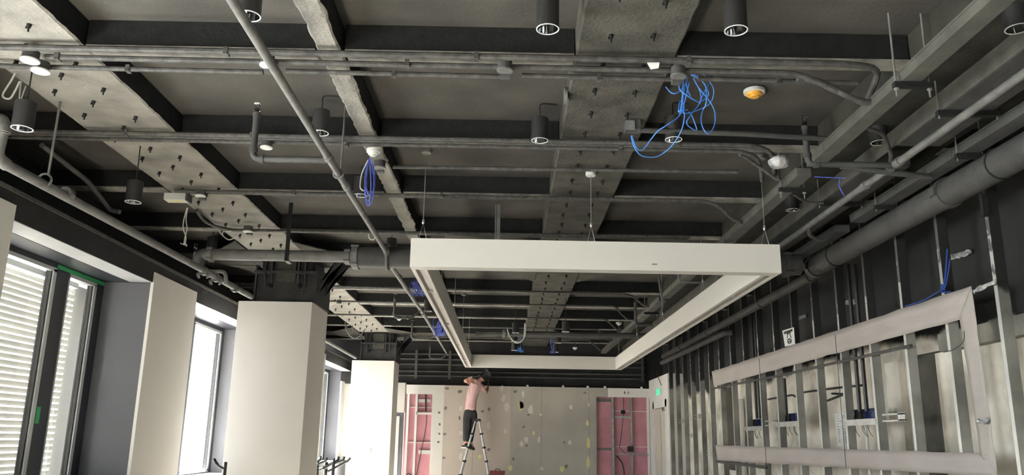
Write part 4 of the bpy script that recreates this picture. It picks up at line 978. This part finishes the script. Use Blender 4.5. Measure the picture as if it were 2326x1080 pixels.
# masking paper rectangle
def paper(name, c, label):
    """c: four corners (y,z): a gently rumpled sheet just in front of the studs"""
    bm = B(); n, m_ = 60, 4; rows = []
    L_ = abs(c[1][0]-c[0][0])+abs(c[3][1]-c[0][1])
    for i in range(n+1):
        u = i/n; r = []
        for j in range(m_+1):
            v = j/m_
            y = (c[0][0]*(1-u)+c[1][0]*u)*(1-v)+(c[3][0]*(1-u)+c[2][0]*u)*v
            z = (c[0][1]*(1-u)+c[1][1]*u)*(1-v)+(c[3][1]*(1-u)+c[2][1]*u)*v
            w_ = noise.noise((y*2.2, z*2, .3))*.006+noise.noise((y*5+z*7, z*3, 1))*.005+noise.noise((y*2+z*3, 2, 8))*.003
            if j in (0, m_): z += noise.noise((y*3.1, j*2., 5))*.010
            r.append(bm.verts.new((XS-.017+w_, y, z)))
        rows.append(r)
    for a, b in zip(rows, rows[1:]):
        for k in range(m_): bm.faces.new((a[k], a[k+1], b[k+1], b[k]))
    o = one(name, bm, 'paper', label, 'paper', 'masking paper strips on the studs')
    s = o.modifiers.new('thickness', 'SOLIDIFY'); s.thickness = .0012
    return o
def yz(px, py):
    p = at(px, py, x=XS-.017); return (p.y, p.z)
paper('paper_strip', [yz(1617, 845), yz(2207, 650), yz(2180, 727), yz(1622, 879)], 'long top strip of brown grey masking paper stretched over the studs')
paper('paper_strip', [yz(1625, 1012), yz(2240, 1031), yz(2266, 1084), yz(1630, 1047)], 'long bottom strip of brown grey masking paper over the studs')
paper('paper_strip', [yz(2180, 724), yz(2226, 1034), yz(2266, 1080), yz(2207, 651)], 'short upright strip of masking paper closing the rectangle at the right')
for (pts, lab) in (([(2150,580),(2208,567),(2210,577),(2165,592)], 'crumpled clear tape scrap high on the black wall at the right'), ([(2212,660),(2268,632),(2262,645),(2215,668)], 'stretched clear tape from the paper corner to the near stud'),
                   ([(1912,684),(1945,681),(1944,693),(1915,694)], 'clear tape scrap on the black wall in the middle'), ([(1806,722),(1834,715),(1833,722),(1812,730)], 'small clear tape scrap near the black and white card'), ([(2224,952),(2248,950),(2246,964),(2226,964)], 'crumpled tape on the upright paper strip')):
    b = B(); X = XS-.03 if pts[0][1] > 640 and pts[0][0] > 2200 else XB-.02
    P = [at(a_, c_, x=X) for a_, c_ in pts]; rows = []
    for i in range(9):
        u = i/8; rows.append([b.verts.new(P[0].lerp(P[1], u).lerp(P[3].lerp(P[2], u), v)+Vector((rp_.uniform(-.02, .0), 0, rp_.uniform(-.006, .006)))) for v in (0, .33, .66, 1)])
    for a_, b_ in zip(rows, rows[1:]):
        for k in range(3): b.faces.new((a_[k], a_[k+1], b_[k+1], b_[k]))
    one('tape_scrap', b, 'plastic', lab, 'tape')
# black and white card
b = B(); X = XS-.012
c0 = [at(*q, x=X) for q in ((1777, 752), (1803, 744), (1806, 783), (1783, 788))]
prism(b, c0, (.002, 0, 0)); t = one('pinned_card', b, 'paper_w', 'white card with a black emblem pinned on a stud above the paper', 'card')
def onq(u, v):
    return c0[0].lerp(c0[1], u).lerp(c0[3].lerp(c0[2], u), v)+Vector((-.0015, 0, 0))
s = B()
for pts in ([(.12,.10),(.9,.06),(.88,.22),(.72,.22),(.72,.30),(.34,.32),(.34,.24),(.12,.26)],[(.38,.32),(.46,.32),(.40,.55),(.32,.62)],[(.58,.32),(.66,.32),(.76,.6),(.66,.56)]): quad(s, [onq(*q) for q in pts])
quad(s, [onq(.52+.22*math.cos(a), .74+.17*math.sin(a)) for a in [k*math.pi/6 for k in range(12)]])
obj('printed_emblem', s, 'ink', t)
s = B()
for (u, v) in ((.46, .70), (.58, .70), (.52, .82)): quad(s, [onq(u-.04, v-.03)+Vector((-.0008, 0, 0)), onq(u+.04, v-.03)+Vector((-.0008, 0, 0)), onq(u+.04, v+.03)+Vector((-.0008, 0, 0)), onq(u-.04, v+.03)+Vector((-.0008, 0, 0))])
obj('emblem_highlight', s, 'paper_w', t)
# pinned sheet with handwriting-like print
c0 = [at(*q, x=XB-.03) for q in ((1896, 941), (1923, 939), (1930, 1014), (1903, 1015))]
t = one('pinned_sheet', prism(B(), c0, (.002, 0, 0)), 'paper_w', 'white sheet with two columns of marks on the wall behind the studs', 'paper')
s = B(); rq = random.Random(2)
for col in (.10, .62):
    v = .06
    while v < .9:
        k = rq.choice((0, 1, 2)); du = .24
        a_ = [(col, v), (col+du, v), (col+du, v+.012), (col, v+.012)]
        quad(s, [onq(*q) for q in a_])
        if k: quad(s, [onq(*q) for q in ((col+.09, v), (col+.13, v), (col+.13, v+.05), (col+.09, v+.05))])
        if k == 2: quad(s, [onq(*q) for q in ((col, v+.045), (col+du, v+.045), (col+du, v+.055), (col, v+.055))])
        v += .082
obj('printed_marks', s, 'ink_g', t)
# strings and rope
a = at(1897, 762, x=XS-.035); b_ = at(1922, 1066, x=XS-.035)
one('string_line', tube(B(), [a, (a.x, (a.y+b_.y)/2, (a.z+b_.z)/2), b_], .003, 6), 'cable_k', 'long dark string hanging over the paper rectangle and pinned sheet', 'string')
a = at(1724, 815, x=XS-.035); b_ = at(1741, 1060, x=XS-.035)
one('string_line', tube(B(), [a, b_], .003, 6), 'cable_k', 'dark string hanging over the far part of the paper rectangle', 'string')
b = B(); X = XS-.03
tube(b, smooth([at(*q, x=X) for q in ((2152, 566), (2150, 600), (2146, 640), (2143, 660))], 4), .006, 8); tube(b, smooth([at(*q, x=X-.006) for q in ((2158, 590), (2152, 630), (2146, 655), (2138, 650), (2141, 664), (2160, 663))], 4), .005, 8)
tube(b, smooth([at(*q, x=X) for q in ((2143, 658), (2130, 664), (2095, 684), (2056, 696))], 4), .005, 8)
for k in range(5): tube(b, [at(2143, 655+k*2.2, x=X)+Vector((-.012*math.cos(a_), .02*math.sin(a_), .004*a_)) for a_ in [j*math.pi/4 for j in range(9)]], .005, 6)
one('rope', b, 'rope', 'knotted blue rope tied at the top right corner of the paper', 'rope')
b = B(); tube(b, smooth([at(*q, x=XS-.02) for q in ((2190, 752), (2189, 775), (2170, 793), (2143, 801))], 5), .003, 6); one('cable', b, 'cable_k', 'thin black wire arc inside the paper rectangle near its right end', 'cable')

# ---------------------------------------------------------------- far wall openings
def stick(bm, x0, z0, x1, z1, w_, y0=YF+.012, y1=YF+.10):
    if abs(x1-x0) < abs(z1-z0): box(bm, x0-w_/2, x0+w_/2, y0, y1, z0, z1)
    else: box(bm, x0, x1, y0, y1, z0-w_/2, z0+w_/2)
def fx(px): return far(px, 960).x
def fz(py, px=1160): return far(px, py).z
t = thing('opening_framing', 'white framing of the pink backed opening left of the person', 'framing', ((Lx0+Lx1)/2, YF+.05, 0), 'framing in the partition openings')
for px, w_ in ((924, .05), (943, .05), (981, .04)): obj('upright', stick(B(), fx(px), 0, fx(px), Lz, w_) or B(), 'plaster2', t) if False else None
def up(px, w_, z0, z1, par, m): 
    b = B(); stick(b, fx(px), z0, fx(px), z1, w_); obj('upright', b, m, par)
def rail(pa, pb, py, h_, par, m, y0=YF+.012):
    b = B(); z = fz(py, (pa+pb)/2); box(b, fx(pa), fx(pb), y0, YF+.1, z-h_/2, z+h_/2); obj('rail', b, m, par)
up(925, .05, 0, Lz, t, 'plaster2'); up(944, .05, 0, Lz, t, 'plaster2'); up(981, .03, 0, Lz, t, 'plaster2')
rail(944, 981, 940, .05, t, 'plaster2'); rail(926, 981, 926, .015, t, 'plaster2', YF+.06); rail(926, 981, 1006, .02, t, 'plaster2', YF+.05)
rail(948, 975, 911, .07, t, 'paper_w', YF+.05); rail(953, 981, 1028, .08, t, 'paper_w', YF+.03)
b = B(); P = lambda q: far(q[0], q[1], YF+.03)
tube(b, [P((967, 896)), P((967, 935))], .018, 8); tube(b, smooth([P(q) for q in ((967, 935), (969, 950), (965, 985), (958, 1020), (950, 1060), (946, 1085))], 4), .008, 6)
one('cable', b, 'cable_k', 'black cable dropping inside the pink opening left of the person', 'cable')
lp = B(); c = far(929, 1082, YF-.05); tube(lp, [(c.x+.05*math.cos(a), YF-.05, c.z+.05*math.sin(a)) for a in [k*math.pi/8 for k in range(17)]], .012, 6); one('cable_coil', lp, 'cable_k', 'black cable ring low in the left pink opening', 'cable')
t = thing('opening_framing', 'steel framing of the pink backed opening beside the door corner', 'framing', ((Rx0+Rx1)/2, YF+.05, 0), 'framing in the partition openings')
up(1354, .03, 0, Rz, t, 'galv'); up(1392, .05, 0, Rz, t, 'galv'); up(1434, .045, 0, Rz, t, 'galv'); up(1473, .05, 0, Rz, t, 'plaster2')
rail(1396, 1434, 948, .045, t, 'galv'); rail(1396, 1472, 1033, .03, t, 'galv'); rail(1396, 1470, 935, .012, t, 'plaster2', YF+.06); rail(1400, 1470, 1016, .012, t, 'plaster2', YF+.06)
rail(1356, 1390, 910, .06, t, 'pipe', YF+.04); rail(1356, 1390, 1021, .05, t, 'pipe', YF+.04)
b = B(); tube(b, smooth([P(q) for q in ((1416, 904), (1416, 945), (1410, 1000), (1408, 1018), (1420, 1030))], 4), .008, 6); tube(b, smooth([P(q) for q in ((1400, 1036), (1414, 1055), (1419, 1085))], 4), .016, 6)
one('cable', b, 'cable_k', 'black cables inside the pink opening beside the door corner', 'cable')
c = far(1432, 1022, YF+.03); t = one('electrical_box', bx(c.x-.07, c.x+.07, YF-.0, YF+.011, c.z-.05, c.z+.07), 'rib', 'small dark wiring box in the right pink opening', 'electrical box')
c = far(1415, 938, YF+.03); one('electrical_box', bx(c.x-.05, c.x+.05, YF+.0, YF+.011, c.z-.03, c.z+.05), 'rib', 'small wiring box with pale plug high in the right pink opening', 'electrical box')
for k, px in enumerate((1335, 1374, 1198, 1279, 1457)):
    c = far(px, 880, YF+.006); one('filler_lump', bx(c.x-.025, c.x+.025, YF, YF+.03, ZT, ZT+.04), 'plaster2', 'small pale lump on top of the partition, '+('right of the middle', 'at the start of the white strip', 'right of the person', 'in the middle', 'near the right corner')[k], 'lump')
# exit sign
a = at(1492, 884, x=XS); yy = a.y
t = thing('exit_sign', 'small green lit exit sign on the white wall end above the door', 'sign', (XS-.03, yy, a.z-.08))
za, zb_ = at(1495, 884, x=XS-.03).z, at(1495, 898, x=XS-.03).z
ya_, yb_ = at(1499, 890, x=XS-.03).y, at(1491, 890, x=XS-.03).y
obj('case', bx(XS-.03, XS-.001, ya_-.01, yb_+.01, zb_-.01, za+.01), 'paper_w', t); obj('lit_panel', bx(XS-.032, XS-.030, ya_, yb_, zb_, za), 'exit', t)
s = B(); ym = (ya_+yb_)/2; zc_ = (za+zb_)/2; hh = (za-zb_)
box(s, XS-.0335, XS-.0322, ym-.02, ym+.05, zc_-.03, zc_+.02); lathe(s, [(.001, -.0335+XS), (.018, -.0335+XS)], (0, ym+.02, zc_+.045), 8, axis='x', cap=False)
box(s, XS-.0335, XS-.0322, ym-.02, ym, zc_-.06, zc_-.03); box(s, XS-.0335, XS-.0322, ym+.03, ym+.05, zc_-.06, zc_-.03)
obj('running_figure', s, 'paper_w', t)
b = B(); tube(b, [at(1490, 845, x=XS-.03), at(1502, 876, x=XS-.03)], .008, 6); one('cable', b, 'cable_k', 'black cable end dangling above the exit sign', 'cable')

# ---------------------------------------------------------------- step ladder
YL = 18.1
t = thing('step_ladder', 'telescopic aluminium step ladder standing open under the person', 'ladder', (at(1084, 1080, y=YL).x, YL, 0))
top = at(1083, 955, y=YL); hl = Vector((top.x-.02, YL, top.z)); hr = Vector((top.x+.05, YL, top.z))
bl = at(1020, 1168, y=YL); br_ = at(1127, 1168, y=YL)
for nm, hp, bp in (('left', hl, Vector((bl.x, YL, .03))), ('right', hr, Vector((br_.x, YL, .03)))):
    for dy in (-.20, .20):
        hp2 = hp+Vector((0, dy*.55, 0)); bp2 = bp+Vector((0, dy, 0)); st = B(); n = 7
        for k in range(n):
            a_ = bp2.lerp(hp2, k/n); c_ = bp2.lerp(hp2, (k+1)/n); cyl(st, a_, c_, .029-.0018*k, n=12)
        lg = obj('stile', st, 'ladder', t)
        cc = B()
        for k in range(1, n+1):
            c_ = bp2.lerp(hp2, k/n-.005); d_ = (hp2-bp2).normalized()*.02; cyl(cc, c_-d_, c_+d_, .036, n=12)
        obj('locking_collar', cc, 'shoe', lg); cyl_ = B(); cyl(cyl_, bp2-Vector((0, 0, .03)), bp2+Vector((0, 0, .03)), .034, n=12); obj('foot', cyl_, 'shoe', lg)
    for k in range(1, 7):
        c_ = bp.lerp(hp, k/7-.02); w_ = .20*(1-k/7)+.11*(k/7)
        obj('rung', bx(c_.x-.03, c_.x+.03, YL-w_, YL+w_, c_.z-.013, c_.z+.012), 'ladder', t)
hb = B(); box(hb, hl.x-.025, hr.x+.025, YL-.15, YL-.11, hl.z-.01, hl.z+.025); box(hb, hl.x-.025, hr.x+.025, YL+.11, YL+.15, hl.z-.01, hl.z+.025); obj('hinge', hb, 'shoe', t)

# ---------------------------------------------------------------- person
def skin(name, verts, edges, root, mats, parent=None, sub=2, origin=None):
    me = bpy.data.meshes.new(name); o0 = ORG[parent.name] if parent else Vector(origin)
    me.from_pydata([Vector(v[0])-o0 for v in verts], edges, []); me.materials.append(M[mats])
    o = bpy.data.objects.new(name, me); C.objects.link(o); ORG[o.name] = o0
    if parent: o.parent = parent
    else: o.location = o0
    md = o.modifiers.new('skin', 'SKIN'); md.use_smooth_shade = True
    for i, v in enumerate(verts):
        r = v[1]; d_ = me.skin_vertices[0].data[i]; d_.radius = r if isinstance(r, tuple) else (r, r); d_.use_root = (i == root)
    s = o.modifiers.new('sub', 'SUBSURF'); s.levels = sub; s.render_levels = sub
    return o
def P3(px, py, dy=0): return at(px, py, y=YL+dy)
LF = P3(1058, 1010, -.06); RF = P3(1068, 1012, .06)
V = [(P3(1068, 936), (.13, .10)),        # 0 pelvis
     (P3(1069, 915), (.115, .085)), (P3(1074, 890), (.14, .095)), (P3(1081, 871), (.13, .085)), (P3(1088, 866), .05), (P3(1093, 862, .02), .05),   # spine..neck
     (P3(1098, 861, .03), .075), (P3(1102, 855, .03), .085), (P3(1104, 850, .02), .06),   # head
     (P3(1069, 864), .06), (P3(1055, 866, .02), .042), (P3(1066, 869, .22), .034), (P3(1074, 868, .33), .026),      # left arm 9-12
     (P3(1092, 877), .06), (P3(1104, 892, .05), .042), (P3(1107, 884, .22), .034), (P3(1108, 880, .33), .026),      # right arm 13-16
     (P3(1062, 942, -.03), .085), (P3(1060, 970, -.05), .058), (LF+Vector((0, 0, .03)), .04), (LF+Vector((-.05, .05, -.03)), .035),   # left leg 17-20
     (P3(1074, 942, .03), .085), (P3(1071, 970, .05), .058), (RF+Vector((0, 0, .03)), .04), (RF+Vector((.06, .05, -.04)), .035)]       # right leg 21-24
Ed = [(0,1),(1,2),(2,3),(3,4),(4,5),(5,6),(6,7),(7,8),(3,9),(9,10),(10,11),(11,12),(3,13),(13,14),(14,15),(15,16),(0,17),(17,18),(18,19),(19,20),(0,21),(21,22),(22,23),(23,24)]
def hand(wi, dirv, side, spread):
    d_ = dirv.normalized(); s_ = side.normalized(); n_ = d_.cross(s_)
    w0 = V[wi][0]; V.append((w0+d_*.045, (.032, .016))); pi = len(V)-1; Ed.append((wi, pi))
    V.append((w0+d_*.08, (.036, .014))); pj_ = len(V)-1; Ed.append((pi, pj_))
    for k, ln in enumerate((.072, .080, .074, .058)):
        o_ = (k-1.5)*.021; a0 = w0+d_*.098+s_*o_
        V.append((a0, .009)); i0 = len(V)-1; Ed.append((pj_, i0))
        V.append((a0+d_*ln*.5-n_*.010, .0085)); V.append((a0+d_*ln*.75-n_*.036, .0075)); Ed.extend([(i0, i0+1), (i0+1, i0+2)])
    V.append((w0+d_*.05-s_*.045, .010)); V.append((w0+d_*.085-s_*.055-n_*.02, .009)); Ed.extend([(pi, len(V)-2), (len(V)-2, len(V)-1)])
hand(12, Vector((.4, .8, .3)), Vector((0, -.2, 1)), 1); hand(16, Vector((0, .8, .4)), Vector((.3, .1, -1)), 1)
person = skin('person', V, Ed, 0, 'skin', origin=(V[0][0].x, YL, LF.z-.06))
tag(person, 'person in pink t-shirt and dark trousers on the ladder, back turned, working at the wall', 'person')
SV = [(P3(1068, 938), (.165, .135)), (P3(1069, 926), (.175, .135)), (P3(1071, 908), (.168, .125)), (P3(1075, 890), (.180, .130)), (P3(1080, 876), (.172, .12)), (P3(1085, 868), (.085, .075)),
      (P3(1071, 865), .080), (P3(1061, 867, .02), .065), (P3(1093, 878), .080), (P3(1101, 887, .04), .065)]
skin('t_shirt', SV, [(0,1),(1,2),(2,3),(3,4),(4,5),(4,6),(6,7),(4,8),(8,9)], 3, 'shirt', person)
TV = [(P3(1069, 924), (.150, .120)), (P3(1068, 938), (.158, .13)), (P3(1062, 948, -.03), .108), (P3(1060, 972, -.05), .086), (P3(1058, 1006, -.06), .066), (P3(1075, 948, .03), .105), (P3(1072, 972, .05), .083), (P3(1067, 1007, .06), .064)]
skin('trousers', TV, [(0,1),(1,2),(2,3),(3,4),(1,5),(5,6),(6,7)], 1, 'trousers', person)
for (f_, dx) in ((LF, -1), (RF, 1)):
    b = B(); rings_ = []
    prof = [(-.09, .030, .035), (-.07, .040, .055), (0, .044, .070), (.07, .046, .045), (.13, .046, .032), (.165, .030, .022)]
    dv = Vector((dx*.45, .85, -.15*(dx > 0))).normalized(); sv = Vector((dv.y, -dv.x, 0)).normalized()
    base = f_+Vector((0, 0, -.055))
    for (u, wd, hgt) in prof:
        c_ = base+dv*u
        rings_.append([b.verts.new(c_+sv*wd*math.cos(a_)+Vector((0, 0, max(0, math.sin(a_))*hgt*1.3+min(0, math.sin(a_))*.01))) for a_ in [k*math.pi/6 for k in range(12)]])
    for a_, c_ in zip(rings_, rings_[1:]):
        for k in range(12): b.faces.new((a_[k], a_[(k+1) % 12], c_[(k+1) % 12], c_[k]))
    b.faces.new(rings_[0]); b.faces.new(rings_[-1])
    sh = obj('shoe', b, 'shoe', person)
    b = B(); pts = [base+dv*u+sv*w_ for u, w_ in ((-.095, .03), (-.05, .044), (.06, .05), (.13, .048), (.17, .025), (.17, -.025), (.13, -.048), (.06, -.05), (-.05, -.044), (-.095, -.03))]
    prism(b, [p_+Vector((0, 0, -.028)) for p_ in pts], (0, 0, .022)); so = obj('sole', b, 'sole' if dx < 0 else 'shoe', sh)
    if dx < 0: so['label'] = 'white rubber sole'
skin('hair', [(P3(1096, 858, .0), .05), (P3(1101, 853, .01), .098), (P3(1105, 850, .02), .088), (P3(1110, 856, .04), .06)], [(0,1),(1,2),(2,3)], 1, 'hair', person)
skin('ear', [(P3(1097, 864, -.055), .012), (P3(1098, 861, -.06), .014), (P3(1098, 858, -.055), .010)], [(0,1),(1,2)], 1, 'skin', person, 1)
skin('nose', [(P3(1108, 864, .09), .012), (P3(1110, 866, .11), .014)], [(0,1)], 0, 'skin', person, 1)
p = P3(1108, 878, .36)
t = thing('cordless_drill', 'small dark power tool held at the wall by the person', 'tool', p)
b = B(); cyl(b, p+Vector((0, -.02, .03)), p+Vector((0, .16, .03)), .028, n=12); obj('motor_body', b, 'shoe', t); b = B(); cyl(b, p+Vector((0, .16, .03)), p+Vector((0, .22, .03)), .018, .008, n=10); obj('chuck', b, 'galv', t)
obj('grip', bx(p.x-.02, p.x+.02, p.y, p.y+.05, p.z-.10, p.z+.02), 'shoe', t)
# toolbox on a white trestle table
p = at(1130, 1076, y=17.2); zt = p.z-.10
t = thing('trestle_table', 'narrow white table top just peeking in below the ladder', 'table', (p.x-.25, 17.2, 0))
xa_, xb_ = at(1066, 1080, y=17.2).x, at(1170, 1080, y=17.2).x
obj('tabletop', bx(xa_, xb_, 16.9, 17.5, zt-.03, zt), 'paper_w', t)
for x in (xa_+.06, xb_-.06):
    for y in (16.95, 17.45): obj('leg', bx(x-.02, x+.02, y-.02, y+.02, 0, zt-.03), 'galv', t)
t = thing('tool_case', 'dark red tool case at the foot of the ladder, its top just in view', 'tool box', (p.x, 17.2, zt))
b = bx(p.x-.15, p.x+.15, 17.1, 17.3, zt, zt+.15); bmesh.ops.bevel(b, geom=b.edges[:], offset=.015, segments=2); obj('case', b, 'red', t)
obj('handle', tube(B(), bend([(p.x-.05, 17.2, zt+.145), (p.x-.04, 17.2, zt+.18), (p.x+.04, 17.2, zt+.18), (p.x+.05, 17.2, zt+.145)], .02), .008, 8), 'cable_k', t)

# ---------------------------------------------------------------- black tube rack by the windows
def rack(Y, arms, label, posts):
    c = at(arms[0][0][0], arms[0][0][1], y=Y)
    t = thing('tube_rack', label, 'rack', (c.x, Y, 0))
    for (px, dy) in posts:
        q = at(px, 1050, y=Y+dy); obj('post', tube(B(), [(q.x, Y+dy, 0.0), (q.x, Y+dy, q.z)], .022, 10), 'cable_k', t)
    for pts in arms:
        dy = rp_.uniform(-.12, .12)
        obj('arm', tube(B(), bend([at(a_, b_, y=Y+dy) for a_, b_ in pts], .04), .017, 10), 'cable_k', t)
rack(12.6, [[(704, 1078), (768, 1046), (769, 1038)], [(712, 1072), (780, 1046), (782, 1038)], [(745, 1072), (790, 1048), (796, 1041)], [(700, 1062), (741, 1048), (742, 1040)], [(706, 1060), (728, 1045), (729, 1036)], [(700, 1056), (716, 1044), (717, 1036)], [(735, 1066), (758, 1052), (759, 1042)]],
     'black tubular rack with upturned arms between the columns', [(722, 0), (742, .1), (758, -.1)])
rack(9.3, [[(508, 1064), (490, 1053), (486, 1043)]], 'single black upturned tube arm left of the big column', [(512, .1)])
